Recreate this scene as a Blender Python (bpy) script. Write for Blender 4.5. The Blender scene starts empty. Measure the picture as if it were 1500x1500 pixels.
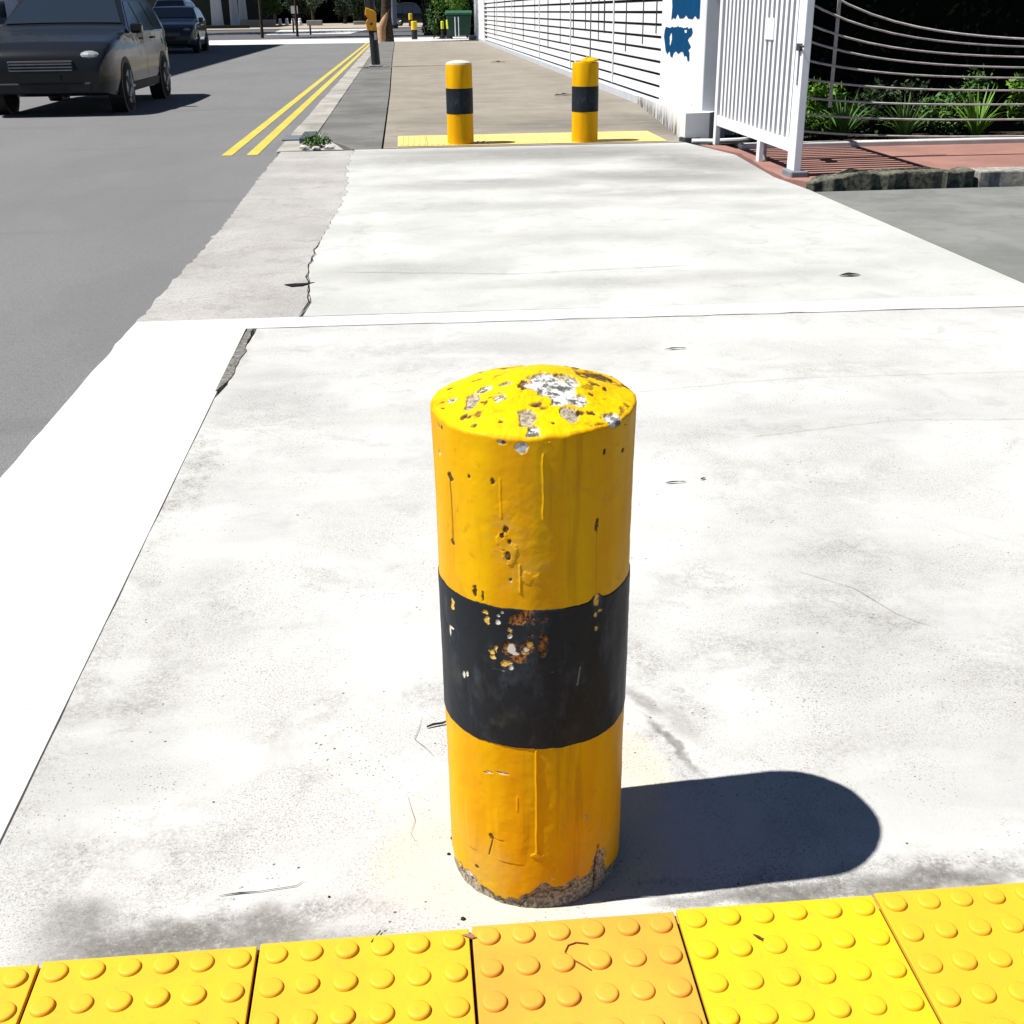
import bpy, bmesh, math, random
import numpy as np
from mathutils import Vector, Matrix
C = bpy.context.scene.collection
SC = bpy.context.scene
R = math.radians
random.seed(7); np.random.seed(7)

# ---------------------------------------------------------------- camera
cam_d = bpy.data.cameras.new("camera"); cam = bpy.data.objects.new("camera", cam_d); C.objects.link(cam)
SC.camera = cam
cam_d.sensor_width = 36; cam_d.sensor_fit = 'HORIZONTAL'; cam_d.lens = 36*1700/1500
cam_d.clip_start = 0.05; cam_d.clip_end = 3000
Wm = ((0.996076607493633, 0.04558605517614146, -0.07585053445726499),
      (-0.08770722395937106, 0.3944134672528772, -0.9147379185946675),
      (-0.01178282094049159, 0.9178016825126446, 0.39686425476180504))
M4 = Matrix([list(Wm[i]) + [0] for i in range(3)] + [[0, 0, 0, 1]]); M4[2][3] = 1.2
cam.matrix_world = M4
# ---------------------------------------------------------------- light
SUN_EL = 60.0
sd = Vector((-math.cos(R(SUN_EL))*0.9976, -math.cos(R(SUN_EL))*0.07, math.sin(R(SUN_EL))))
w = bpy.data.worlds.new("World"); SC.world = w; w.use_nodes = True
nt = w.node_tree; nt.nodes.clear()
sky = nt.nodes.new('ShaderNodeTexSky'); sky.sky_type = 'NISHITA'; sky.sun_disc = False
sky.sun_elevation = R(SUN_EL); sky.sun_rotation = R(266)
sky.altitude = 1800; sky.air_density = 0.65; sky.dust_density = 0.1; sky.ozone_density = 1.0
bg = nt.nodes.new('ShaderNodeBackground'); bg.inputs[1].default_value = 0.05
wo = nt.nodes.new('ShaderNodeOutputWorld')
nt.links.new(sky.outputs[0], bg.inputs[0]); nt.links.new(bg.outputs[0], wo.inputs[0])
sl = bpy.data.lights.new("sun", 'SUN'); sl.energy = 5.0; sl.angle = R(0.55); sl.color = (1.0, 0.965, 0.91)
so = bpy.data.objects.new("sun", sl); C.objects.link(so)
so.rotation_euler = sd.to_track_quat('Z', 'Y').to_euler(); so.location = (-5, 0, 9)
SC.view_settings.view_transform = 'Standard'; SC.view_settings.look = 'None'
SC.view_settings.exposure = 1.0; SC.view_settings.gamma = 1.0

# ---------------------------------------------------------------- node helper
class N:
    def __init__(s, name, rough=0.8, spec=0.3):
        s.m = bpy.data.materials.new(name); s.m.use_nodes = True
        s.t = s.m.node_tree; s.t.nodes.clear()
        s.b = s.new('ShaderNodeBsdfPrincipled'); s.o = s.new('ShaderNodeOutputMaterial')
        s.lk(s.b.outputs[0], s.o.inputs[0])
        s.b.inputs['Roughness'].default_value = rough
        s.b.inputs['Specular IOR Level'].default_value = spec
        s._pos = None
    def new(s, k): return s.t.nodes.new(k)
    def lk(s, a, b): s.t.links.new(a, b)
    def put(s, sock, v):
        if hasattr(v, 'links'): s.lk(v, sock)
        elif isinstance(v, (tuple, list)) and len(v) == 3 and sock.type == 'RGBA': sock.default_value = (*v, 1)
        else: sock.default_value = v
    def pos(s):
        if s._pos is None: s._pos = s.new('ShaderNodeTexCoord').outputs['Object']
        return s._pos
    def noise(s, scale, detail=4, rough=.55, vec=None, stretch=None, dist=0, col=False):
        n = s.new('ShaderNodeTexNoise'); n.inputs['Scale'].default_value = scale
        n.inputs['Detail'].default_value = detail; n.inputs['Roughness'].default_value = rough
        n.inputs['Distortion'].default_value = dist
        v = vec or s.pos()
        if stretch:
            mp = s.new('ShaderNodeMapping'); mp.inputs['Scale'].default_value = stretch; s.lk(v, mp.inputs[0]); v = mp.outputs[0]
        s.lk(v, n.inputs['Vector']); return n.outputs['Color'] if col else n.outputs[0]
    def voro(s, scale, feat='F1', vec=None):
        n = s.new('ShaderNodeTexVoronoi'); n.inputs['Scale'].default_value = scale; n.feature = feat
        s.lk(vec or s.pos(), n.inputs['Vector']); return n.outputs['Distance']
    def ramp(s, f, a, b, va=0., vb=1.):
        n = s.new('ShaderNodeMapRange'); n.interpolation_type = 'SMOOTHSTEP'
        for k, v in zip((1, 2, 3, 4), (a, b, va, vb)): n.inputs[k].default_value = v
        s.put(n.inputs[0], f); return n.outputs[0]
    def math(s, op, a, b=0., c=0.):
        n = s.new('ShaderNodeMath'); n.operation = op
        s.put(n.inputs[0], a); s.put(n.inputs[1], b); s.put(n.inputs[2], c); return n.outputs[0]
    def mix(s, f, a, b, kind='MIX'):
        n = s.new('ShaderNodeMix'); n.data_type = 'RGBA'; n.blend_type = kind
        s.put(n.inputs[0], f); s.put(n.inputs[6], a); s.put(n.inputs[7], b); return n.outputs[2]
    def warp(s, scale, amt):
        a = s.new('ShaderNodeVectorMath'); a.operation = 'SUBTRACT'; s.lk(s.noise(scale, 4, .6, col=True), a.inputs[0]); a.inputs[1].default_value = (.5, .5, .5)
        b = s.new('ShaderNodeVectorMath'); b.operation = 'MULTIPLY_ADD'; s.lk(a.outputs[0], b.inputs[0]); b.inputs[1].default_value = (amt, amt, 0)
        s.lk(s.pos(), b.inputs[2]); return b.outputs[0]
    def blobs(s, lst, vec, hard=.5):
        """irregular marks lying on the ground: (x, y, rx, ry, rotation, strength)"""
        acc = None
        for (x, y, rx, ry, rot, st) in lst:
            mp = s.new('ShaderNodeMapping'); mp.vector_type = 'TEXTURE'
            mp.inputs['Location'].default_value = (x, y, 0); mp.inputs['Rotation'].default_value = (0, 0, R(rot))
            mp.inputs['Scale'].default_value = (rx, ry, 1e3); s.lk(vec, mp.inputs[0])
            ln = s.new('ShaderNodeVectorMath'); ln.operation = 'LENGTH'; s.lk(mp.outputs[0], ln.inputs[0])
            v = s.ramp(ln.outputs['Value'], hard, 1.0, st, 0.)
            acc = v if acc is None else s.math('MAXIMUM', acc, v)
        return acc
    def attr(s, name):
        n = s.new('ShaderNodeAttribute'); n.attribute_name = name
        sp = s.new('ShaderNodeSeparateColor'); s.lk(n.outputs['Color'], sp.inputs[0]); return sp.outputs
    def color(s, c): s.put(s.b.inputs['Base Color'], c); return s
    def rough(s, r): s.put(s.b.inputs['Roughness'], r); return s
    def bump(s, h, strength=.5, dist=.002):
        n = s.new('ShaderNodeBump'); n.inputs['Strength'].default_value = strength; n.inputs['Distance'].default_value = dist
        s.put(n.inputs['Height'], h); s.lk(n.outputs[0], s.b.inputs['Normal']); return s

def plain(name, col, rough=.6, spec=.3, var=.12, scale=8, metal=0, bump=0):
    n = N(name, rough, spec); f = n.noise(scale, 5)
    lo = tuple(c*(1-var) for c in col); hi = tuple(min(1, c*(1+var)) for c in col)
    n.color(n.mix(n.ramp(f, .3, .7), lo, hi)); n.b.inputs['Metallic'].default_value = metal
    if bump: n.bump(n.noise(scale*6, 4), .5, bump)
    return n.m

# ---------------------------------------------------------------- mesh helpers
class MB:
    def __init__(s): s.v = []; s.f = []
    def add(s, vs, fs):
        o = len(s.v); s.v += [tuple(p) for p in vs]; s.f += [tuple(i+o for i in f) for f in fs]; return s
    def box(s, x0, x1, y0, y1, z0, z1):
        return s.add([(x0,y0,z0),(x1,y0,z0),(x1,y1,z0),(x0,y1,z0),(x0,y0,z1),(x1,y0,z1),(x1,y1,z1),(x0,y1,z1)],
                     [(0,3,2,1),(4,5,6,7),(0,1,5,4),(1,2,6,5),(2,3,7,6),(3,0,4,7)])
    def prism(s, pts, z0, z1, zf=None):
        n = len(pts); top = [(x, y, (zf(x, y) if zf else z1)) for x, y in pts]
        return s.add([(x, y, z0) for x, y in pts] + top,
                     [tuple(range(n))[::-1], tuple(range(n, 2*n))] + [(i, (i+1) % n, n+(i+1) % n, n+i) for i in range(n)])
    def lathe(s, prof, cx=0, cy=0, n=24, caps=True):
        vs = []; m = len(prof)
        for r, z in prof: vs += [(cx+r*math.cos(2*math.pi*k/n), cy+r*math.sin(2*math.pi*k/n), z) for k in range(n)]
        fs = [(j*n+k, j*n+(k+1) % n, (j+1)*n+(k+1) % n, (j+1)*n+k) for j in range(m-1) for k in range(n)]
        if caps: fs += [tuple(range(n))[::-1], tuple((m-1)*n+k for k in range(n))]
        return s.add(vs, fs)
    def tube(s, pts, rad, n=8):
        pts = [Vector(p) for p in pts]; rad = rad if hasattr(rad, '__len__') else [rad]*len(pts)
        vs = []
        for i, p in enumerate(pts):
            t = (pts[min(i+1, len(pts)-1)] - pts[max(i-1, 0)]).normalized()
            a = t.orthogonal().normalized() if i == 0 else (a - t*a.dot(t)).normalized()
            b = t.cross(a)
            vs += [p + (a*math.cos(2*math.pi*k/n) + b*math.sin(2*math.pi*k/n))*rad[i] for k in range(n)]
        m = len(pts)
        fs = [(j*n+k, j*n+(k+1) % n, (j+1)*n+(k+1) % n, (j+1)*n+k) for j in range(m-1) for k in range(n)]
        fs += [tuple(range(n))[::-1], tuple((m-1)*n+k for k in range(n))]
        return s.add(vs, fs)
    def build(s, name, mat, parent=None, smooth=False, bevel=0, loc=None):
        me = bpy.data.meshes.new(name); me.from_pydata(s.v, [], s.f); me.update()
        o = bpy.data.objects.new(name, me); C.objects.link(o); me.materials.append(mat)
        if parent: o.parent = parent
        if loc: o.location = loc
        if smooth:
            me.polygons.foreach_set('use_smooth', [True]*len(me.polygons))
            try: me.set_sharp_from_angle(angle=R(40))
            except Exception: pass
        if bevel:
            b = o.modifiers.new('bevel', 'BEVEL'); b.width = bevel; b.segments = 2; b.limit_method = 'ANGLE'
        return o

def tag(o, label=None, cat=None, group=None, kind=None):
    if label: o['label'] = label
    if cat: o['category'] = cat
    if group: o['group'] = group
    if kind: o['kind'] = kind
    return o
def empty(name, loc, label, cat, group=None, rz=0):
    o = bpy.data.objects.new(name, None); C.objects.link(o); o.location = loc; o.rotation_euler = (0, 0, rz)
    return tag(o, label, cat, group)
def copy_tree(o, parent=None):
    c = o.copy(); C.objects.link(c); c.parent = parent
    for ch in list(o.children): copy_tree(ch, c)
    return c
def rag(pts, step, amp, seed=0, closed=True):
    """subdivide an outline and roughen it, as a broken concrete edge"""
    rnd = random.Random(seed); out = []
    n = len(pts)
    for i in range(n if closed else n-1):
        a = Vector(pts[i]); b = Vector(pts[(i+1) % n]); k = max(1, int((b-a).length/step))
        for j in range(k):
            p = a.lerp(b, j/k); am = amp if j else amp*.3
            out.append((p.x + rnd.gauss(0, am), p.y + rnd.gauss(0, am)))
    if not closed: out.append(tuple(pts[-1]))
    return out

# ================================================================ GROUND
# --- materials
def concrete_mat(name, hi, lo, stains_shade,  dark=(.10, .095, .085), creams=None, speck=0.5, greys=None, pit=1.0, mott=.5, dirts=None, grain=(270, 120)):
    n = N(name, .9, .12)
    wv = n.warp(3.0, .35); wf = n.warp(14., .08)
    c = n.mix(n.ramp(n.noise(1.3, 6, .6, wv), .35, .68), hi, lo)
    c = n.mix(n.math('MULTIPLY', n.ramp(n.noise(5.5, 7, .65, dist=.6), .52, .72), mott), c, tuple(v*.80 for v in lo))
    # brushed streaks running across the pavement
    c = n.mix(n.math('MULTIPLY', n.ramp(n.noise(2.2, 5, .6, stretch=(.5, 3.2, 1), dist=.4), .55, .75), .35), c, tuple(v*.84 for v in lo))
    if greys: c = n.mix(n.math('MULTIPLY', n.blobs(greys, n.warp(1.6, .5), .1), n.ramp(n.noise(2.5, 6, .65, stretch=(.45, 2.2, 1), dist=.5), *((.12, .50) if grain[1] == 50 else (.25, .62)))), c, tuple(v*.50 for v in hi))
    if creams: c = n.mix(n.blobs(creams, wf, .8), c, (.44, .395, .33))
    fine = n.noise(170, 3, .7); mid = n.noise(60, 4, .7)
    if stains_shade:
        st = n.blobs(stains_shade, n.warp(4., .30), .0)
        st = n.math('MULTIPLY', st, n.ramp(n.noise(9, 7, .68, dist=.4), .36, .58))
        # grime and the footpath's painted shade show as grey film broken into grains
        gr_a = n.ramp(fine, .38, .60)
        g2 = n.ramp(mid, .40, .62)
        dirt_shade = n.math('MULTIPLY', st, n.math('ADD', n.math("MULTIPLY", gr_a, .55), n.math('MULTIPLY', g2, .45)))
        c = n.mix(dirt_shade, c, dark)
    if dirts:
        dz = n.blobs(dirts, n.warp(9., .10), .25)
        dz = n.math('MULTIPLY', dz, n.ramp(n.math('ADD', n.math('MULTIPLY', mid, .5), n.math('MULTIPLY', fine, .5)), .30, .56, .45, 1.))
        c = n.mix(dz, c, n.mix(n.ramp(fine, .35, .65), (.055,.052,.045), (.13,.125,.11)))
    # small dark grains everywhere
    gr = n.math('MULTIPLY', n.ramp(n.voro(95), .20, .10), n.ramp(n.noise(4, 4, .6), .46, .66))
    c = n.mix(n.math('MULTIPLY', gr, speck), c, (.08, .075, .07))
    area = n.ramp(n.noise(2.6, 6, .7, dist=.5), .40, .62, .12 if grain[1] != 55 else .65, 1.)
    stip = n.math('MULTIPLY', n.math('MAXIMUM', n.ramp(n.noise(grain[0], 3, .8), .53, .62), n.math('MULTIPLY', n.ramp(n.noise(grain[1], 4, .8), .56, .66), .8)), area)
    c = n.mix(n.math('MULTIPLY', stip, min(1, speck*.85)), c, n.mix(.45, dark, (.15,.15,.145)))
    pits = n.math('MULTIPLY', n.ramp(n.voro(42), .13, .07), n.ramp(n.noise(7, 5, .7), .50, .62))
    c = n.mix(n.math('MULTIPLY', pits, min(1, speck)), c, (.06,.055,.05))
    n.color(c)
    h = n.math('ADD', n.math('MULTIPLY', fine, .5), n.math('MULTIPLY', mid, .9))
    n.bump(h, .35*pit, .0025)
    return n.m

near_stains = [
 (-.36,1.335,.22,.075,3,1.1),(-.18,1.33,.14,.06,0,.8),(-.42,1.30,.16,.05,0,1.2),(-.48,1.48,.28,.20,10,.62),(-.34,1.55,.2,.16,20,.40),
 (.55,1.335,.30,.055,3,1.2),(.40,1.315,.16,.04,0,.9),(.80,1.33,.25,.07,0,1.0),(.20,1.30,.2,.02,0,.3),
 (.40,1.68,.045,.17,18,.95),(.45,1.84,.10,.20,25,.55),(.40,2.0,.14,.2,15,.6),(.65,1.98,.35,.18,-15,.55),(.88,2.15,.30,.28,10,.6),
 (.62,2.32,.22,.18,0,.6),(1.0,2.45,.26,.2,0,.5),(.75,1.66,.3,.16,0,.35),(-.56,1.95,.16,.3,0,.6),(-.28,1.85,.2,.10,30,.5),(-.20,1.64,.10,.09,0,.5),
 (-.02,1.92,.2,.05,0,.45),(-.02,1.29,.1,.03,0,.5),(-.48,2.3,.2,.35,0,.45),(1.2,1.8,.3,.5,0,.5),(.2,4.1,.9,.2,-4,.35),(1.4,3.9,.6,.22,4,.45),
 (-.5,3.6,.3,.5,0,.5),(1.0,3.3,.6,.12,6,.4),(-.1,4.4,.7,.18,0,.4),(-.66,3.1,.09,.8,2,.8),(-.66,4.45,.06,.4,1,.9),(1.0,2.9,.5,.35,0,.35),(-.68,2.0,.14,.8,0,.6),
]
creams = [(.235,1.62,.17,.20,-12,1.0),(.13,1.44,.25,.16,5,.9),(.05,1.55,.1,.14,0,.6)]
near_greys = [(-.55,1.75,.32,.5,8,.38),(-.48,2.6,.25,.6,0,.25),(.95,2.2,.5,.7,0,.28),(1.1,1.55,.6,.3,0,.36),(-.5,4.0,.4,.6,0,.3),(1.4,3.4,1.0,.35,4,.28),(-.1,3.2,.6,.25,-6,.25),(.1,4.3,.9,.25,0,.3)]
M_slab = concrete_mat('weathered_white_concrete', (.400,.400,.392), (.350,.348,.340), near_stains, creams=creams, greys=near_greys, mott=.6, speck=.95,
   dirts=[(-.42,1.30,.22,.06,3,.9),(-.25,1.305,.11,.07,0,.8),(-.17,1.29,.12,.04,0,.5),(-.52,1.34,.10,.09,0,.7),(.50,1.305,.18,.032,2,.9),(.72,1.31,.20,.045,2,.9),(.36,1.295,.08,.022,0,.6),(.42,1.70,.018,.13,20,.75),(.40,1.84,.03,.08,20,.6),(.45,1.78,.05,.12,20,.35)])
far_blotches = [(1.3,10.9,2.2,.35,0,.7),(.2,10.5,1.2,.5,5,.5),(2.4,10.2,.7,1.2,20,.8),(2.0,9.3,1.1,.5,-8,.6),(.6,9.2,1.3,.22,4,.45),(1.6,8.5,1.1,.25,-3,.4),  # grey streaks and blotches over the far half of the driveway
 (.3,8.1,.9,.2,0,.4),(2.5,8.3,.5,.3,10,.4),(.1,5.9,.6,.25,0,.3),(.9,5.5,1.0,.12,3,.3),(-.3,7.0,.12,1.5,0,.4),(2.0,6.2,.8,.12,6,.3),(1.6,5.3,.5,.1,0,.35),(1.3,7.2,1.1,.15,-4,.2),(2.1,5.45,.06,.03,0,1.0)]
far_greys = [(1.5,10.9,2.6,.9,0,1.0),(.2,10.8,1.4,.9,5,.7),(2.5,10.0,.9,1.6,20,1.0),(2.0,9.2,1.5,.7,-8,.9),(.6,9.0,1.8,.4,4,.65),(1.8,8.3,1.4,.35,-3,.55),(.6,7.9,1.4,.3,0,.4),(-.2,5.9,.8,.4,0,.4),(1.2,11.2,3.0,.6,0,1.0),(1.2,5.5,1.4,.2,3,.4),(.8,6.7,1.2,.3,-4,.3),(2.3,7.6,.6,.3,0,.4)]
M_slab_far = concrete_mat('bleached_driveway_concrete', (.385,.388,.378), (.325,.33,.32), far_blotches, dark=(.13,.135,.12), speck=.45, mott=.5, greys=far_greys, grain=(120, 50))
M_apron = concrete_mat('coarse_gutter_concrete', (.315,.308,.298), (.255,.249,.242),
   [(-.75,5.5,.3,.5,0,.55),(-.8,6.6,.22,.5,0,.4),(-.7,7.9,.25,.5,10,.35),(-.65,9.2,.2,.6,0,.3),(-.95,5.2,.2,.15,0,.5),(-1.12,7.0,.05,2.5,0,.35),(-.8,10.6,.3,.5,0,.3)],
   dark=(.13,.115,.11), speck=1.0, pit=1.8, mott=.8, grain=(130, 55))
M_white = concrete_mat('fresh_white_cement', (.46,.46,.455), (.41,.41,.405), None, speck=.35, mott=.3)
M_path = concrete_mat('beige_footpath_concrete', (.215,.195,.163), (.175,.158,.133),
   [(1.7,13.6,1.4,.9,0,.75),(.3,14.3,.8,.8,0,.45),(2.8,14.5,.5,1.6,12,.9),(2.9,12.9,.5,1.0,0,.9),(2.6,20,.6,4,4,.5),(.2,22,1.1,2.2,0,.3),(1.2,17.5,1.4,.4,0,.5),(2.7,30,.5,6,0,.4),(1,40,1.5,4,0,.25)],  # first marks and greys paint the shade between the far bollards
   dark=(.085,.08,.072), speck=.7, mott=.7, grain=(60, 22), greys=[(1.8,13.9,1.8,1.5,0,.8),(2.9,13.3,.8,2.6,8,1.0),(.4,14.6,1.0,1.2,0,.6),(2.6,17.5,.9,2,0,.6),(.6,19.5,1.2,1.2,0,.35),(2.9,24,.6,6,0,.5),(1,28,2,2,0,.3),(1.8,36,2,4,0,.3)])
M_lane = concrete_mat('grey_patched_concrete', (.135,.133,.127), (.095,.094,.092),
   [(-.6,14,.3,.8,0,.5),(-.7,18,.2,1,0,.4),(-.45,16,.15,.6,0,.4),(-.6,25,.3,3,0,.3)], dark=(.05,.05,.05), speck=.7, mott=.7, grain=(60, 22), greys=[(-.5,16,.5,2,0,.5),(-.6,23,.4,2,0,.5),(-.6,29,.5,1.5,0,.8)])
M_kerb = concrete_mat('worn_kerb_stone', (.30,.29,.265), (.21,.20,.18), [(-1.05,14,.1,.6,0,.6),(-1.1,17,.1,1,0,.6),(-1.05,12.6,.15,.3,0,.8)], dark=(.07,.07,.065), speck=.7, pit=1.5)
n = N('aged_asphalt', .88, .2)  # mid grey is the aged asphalt's own colour
a1 = n.noise(260, 2, .7); a2 = n.noise(1.1, 5, .6, stretch=(1, .25, 1))
c = n.mix(n.ramp(a2, .3, .7), (.118,.118,.122), (.140,.140,.142))
c = n.mix(n.ramp(a1, .35, .68), n.mix(.5, c, (.05,.05,.053)), n.mix(.35, c, (.24,.24,.24)))
c = n.mix(n.math('MULTIPLY', n.ramp(n.noise(.9, 4, .5, stretch=(.3, 2.0, 1)), .60, .72), .35), c, (.085,.085,.09))
c = n.mix(n.math('MULTIPLY', n.ramp(n.noise(75, 3, .8), .54, .66), .45), c, (.055,.055,.057))
c = n.mix(n.math('MULTIPLY', n.ramp(n.noise(58, 3, .8), .60, .68), .30), c, (.26,.26,.255))
c = n.mix(n.math('MULTIPLY', n.ramp(n.noise(.35, 3, .5, dist=1.0), .55, .60), .22), c, (.095,.095,.10))
n.color(c).bump(a1, .5, .003); M_asph = n.m
n = N('yellow_road_paint', .7, .3)
wr = n.ramp(n.noise(30, 5, .7), .60, .72)
n.color(n.mix(n.math('MULTIPLY', wr, .5), n.mix(n.ramp(n.noise(3, 4), .3, .7), (.42,.345,.055), (.36,.29,.045)), (.15,.14,.11))); M_line = n.m
M_redpave = concrete_mat('red_paving', (.25,.135,.112), (.20,.105,.088), [(4.0,9.3,.16,.1,0,.8),(3.3,8.7,.3,.2,0,.4)], dark=(.07,.03,.025), speck=.5)
M_grass = plain('rough_grass_ground', (.06,.08,.03), .9, .1, .4, 3)
M_drive = concrete_mat('grey_forecourt_concrete', (.17,.175,.168), (.12,.125,.12), [(3.3,7.9,.5,.3,0,.4)], dark=(.05,.05,.05), speck=.8, pit=1.4)
M_dark = plain('black_crack_filler', (.012,.012,.012), .95, .05, .3, 30)

def struct(mb, name, mat, label=None, **k): return tag(mb.build(name, mat, **k), label, kind='structure')
struct(MB().add([(-900,-300,-.16),(900,-300,-.16),(900,1200,-.16),(-900,1200,-.16)], [(0,1,2,3)]), 'ground', M_grass)
ZR = -.035
edge_l = rag([(-1.19,-4),(-1.19,3.2),(-1.185,4.9)], .09, .0022, 3, False)[:-1] + rag([(-1.185,4.98),(-1.175,5.6),(-1.15,7.4),(-1.185,9.6),(-1.19,11.55)], .05, .006, 3, False)
# road: asphalt to the rough edge of the gutter
struct(MB().prism([(-9.6,-6),(-1.0,-6),(-1.0,55),(-9.6,55)], -.15, ZR), 'road', M_asph)
struct(MB().prism([(-70,55.02),(60,55.02),(60,65),(-70,65)], -.15, ZR-.001), 'crossing_road', plain('bleached_concrete_road', (.42,.42,.41), .9, .1, .05, 2))
struct(MB().prism([(-70,65.02),(60,65.02),(60,104),(-70,104)], -.15, ZR-.002), 'side_road', plain('side_road_asphalt', (.075,.078,.085), .9, .15, .1, 1))
struct(MB().prism([(-8.4,78),(-3.2,78),(-2.4,101),(-9.5,101)], ZR, ZR+.02), 'sunlit_road_patch', plain('sunlit_patch_tone', (.40,.40,.39), .9, .1, .05, 2))  # pale sheet painting in the sunlit patch of the shaded road
struct(MB().prism([(-70,104.02),(60,104.02),(60,175),(-70,175)], -.15, .02), 'far_footpath', plain('far_beige_paving', (.27,.235,.19), .9, .1, .06, .6))
# gutter apron, between the asphalt and the slab
edge_r = rag([(-.70,4.98),(-.50,4.99),(-.47,5.25),(-.50,5.6),(-.54,6.1),(-.52,6.85),(-.47,8.2),(-.46,9.2),(-.52,10.2),(-.50,11.55)], .09, .010, 5, False)
el = [p for p in edge_l if p[1] > 4.98]
struct(MB().prism([(-1.18,4.98)] + edge_r + el[::-1], -.15, -.003), 'gutter', M_apron)
# white cement apron and strip across
el2 = [p for p in edge_l if p[1] <= 4.97]
struct(MB().prism([(-.6935,-4),(-.6935,3.93),(-.700,3.95),(-.70,4.80),(2.845,4.74),(2.845,4.95),(-.70,4.975),(-1.18,4.975)] + el2[::-1], -.15, .001), 'cement_apron', M_white)
# slabs
lf = rag([(-.655,4.795),(-.672,4.3),(-.668,4.0),(-.684,3.9),(-.6905,3.85)], .07, .004, 8, False)[:-1] + rag([(-.6905,3.85),(-.6905,3.1),(-.6905,-4)], .12, .0009, 8, False)
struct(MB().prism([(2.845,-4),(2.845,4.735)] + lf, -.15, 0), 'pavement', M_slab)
lf2 = [(x+.004, y) for x, y in edge_r if y > 5.0]
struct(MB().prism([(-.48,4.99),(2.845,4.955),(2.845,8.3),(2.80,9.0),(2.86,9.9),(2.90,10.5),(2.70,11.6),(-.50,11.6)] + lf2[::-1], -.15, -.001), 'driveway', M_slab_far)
# broken dark gap along the slab's left edge
gp = [(-.699,3.93),(-.70,4.3),(-.695,4.55),(-.69,4.79)]
gq = rag([(-.668,4.79),(-.672,4.6),(-.655,4.45),(-.668,4.33),(-.662,4.15),(-.675,4.02),(-.696,3.93)], .05, .007, 4, False)
struct(MB().prism(gp[:1] + gp[1:] + gq, -.1, .0035), 'pavement_gap', plain('grey_rubble_filler', (.13,.125,.115), .95, .1, .5, 60, bump=.004))
# pothole and hairline cracks
struct(MB().prism(rag([(-.62,5.64),(-.58,5.59),(-.53,5.60),(-.475,5.67),(-.52,5.655),(-.57,5.66)], .03, .004, 2), -.1, .002), 'pothole', M_dark)
def crack(pts, w, seed, name='crack', z=.0025):
    p = rag(pts, .03 if w < .003 else .1, w*1.2, seed, False); a = []; b = []
    rnd = random.Random(seed)
    for i, (x, y) in enumerate(p):
        t = Vector(p[min(i+1, len(p)-1)]) - Vector(p[max(i-1, 0)]); t.normalize()
        ww = w*rnd.uniform(.35, 1)*(1 if 0 < i < len(p)-1 else .2)
        a.append((x-t.y*ww/2, y+t.x*ww/2)); b.append((x+t.y*ww/2, y-t.x*ww/2))
    k = len(a); m = MB().add([(x, y, z) for x, y in a+b], [(i, k+i, k+i+1, i+1) for i in range(k-1)])
    return struct(m, name, M_dark if w > .002 else M_film)
M_film = plain('hairline_crack_dirt', (.16,.145,.125), .95, .05, .2, 40)
crack([(-.5,5.0),(-.47,5.25),(-.50,5.6),(-.54,6.1),(-.52,6.8)], .007, 1)
crack([(-.33,1.386),(-.27,1.390),(-.215,1.396),(-.205,1.404)], .0028, 2)
crack([(-.05,1.61),(-.037,1.53),(-.045,1.50),(-.03,1.46)], .0014, 4)
crack([(-.02,1.83),(-.035,1.76),(.0,1.70)], .0012, 5)
crack([(.22,1.315),(.27,1.322),(.33,1.318)], .0012, 6)
crack([(-.66,4.797),(.9,4.77),(2.84,4.735)], .006, 7)
crack([(1.0,3.25),(1.5,3.35),(2.2,3.28)], .0018, 8)
crack([(.6,3.72),(1.3,3.83),(2.4,3.8)], .0018, 9)
crack([(.85,2.35),(.95,2.25),(1.0,2.12),(1.06,2.05)], .0014, 10)
crack([(-.4,5.9),(.5,5.72),(1.4,5.8)], .004, 11)
# footpath beyond the driveway
struct(MB().prism([(-.52,11.62),(-.245,11.62),(-.245,20),(-.30,34),(-.33,55),(-.95,55),(-.95,13.3),(-.80,12.5),(-.62,12.0)], -.15, 0), 'footpath_lane', M_lane)
struct(MB().prism([(-.225,11.62),(2.69,11.62),(3.22,16.9),(3.40,55),(-.31,55),(-.28,34),(-.225,20)], -.15, .0015), 'footpath', M_path)
kb = MB(); y = 11.62; rnd = random.Random(4)
while y < 54.9:
    l = min(.92, 54.98-y); j = rnd.uniform(-.008, .008)
    kb.box(-1.235+j, -.957+j*.3, y, y+l-.02, -.15, .004+rnd.uniform(-.004, .004)); y += l
struct(kb, 'kerb', M_kerb, bevel=.012)
struct(MB().prism([(-.957,11.60),(-.60,11.60),(-.70,12.1),(-.82,12.6),(-.952,13.3)], -.15, .001), 'kerb_return', M_apron)
# yellow double line
def line(x0a, x0b, x1a, x1b): return MB().prism([(x0a,11.62),(x0b,11.62),(x1b,54.9),(x1a,54.9)], ZR-.01, ZR+.004)
struct(line(-1.755,-1.655,-1.56,-1.47), 'road_line', M_line); struct(line(-1.52,-1.415,-1.385,-1.29), 'road_line', M_line)
# forecourt on the right, beyond the slab
struct(MB().prism([(2.862,-4),(12,-4),(12,8.32),(2.862,8.22)], -.15, -.006), 'forecourt', M_drive)
struct(MB().prism(rag([(3.0,8.56),(12,8.6),(12,10.9),(3.02,10.9),(2.98,11.2),(2.78,11.3),(2.96,10.5),(2.88,9.75),(2.86,9.2),(2.84,8.85)], .15, .01, 12), -.15, .006), 'red_paving', M_redpave)
struct(MB().prism([(2.99,10.9),(12,10.9),(12,16.5),(3.35,16.5)], -.15, -.01), 'garden_soil', plain('dark_garden_soil', (.03,.025,.018), .95, .05, .4, 10))

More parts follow.
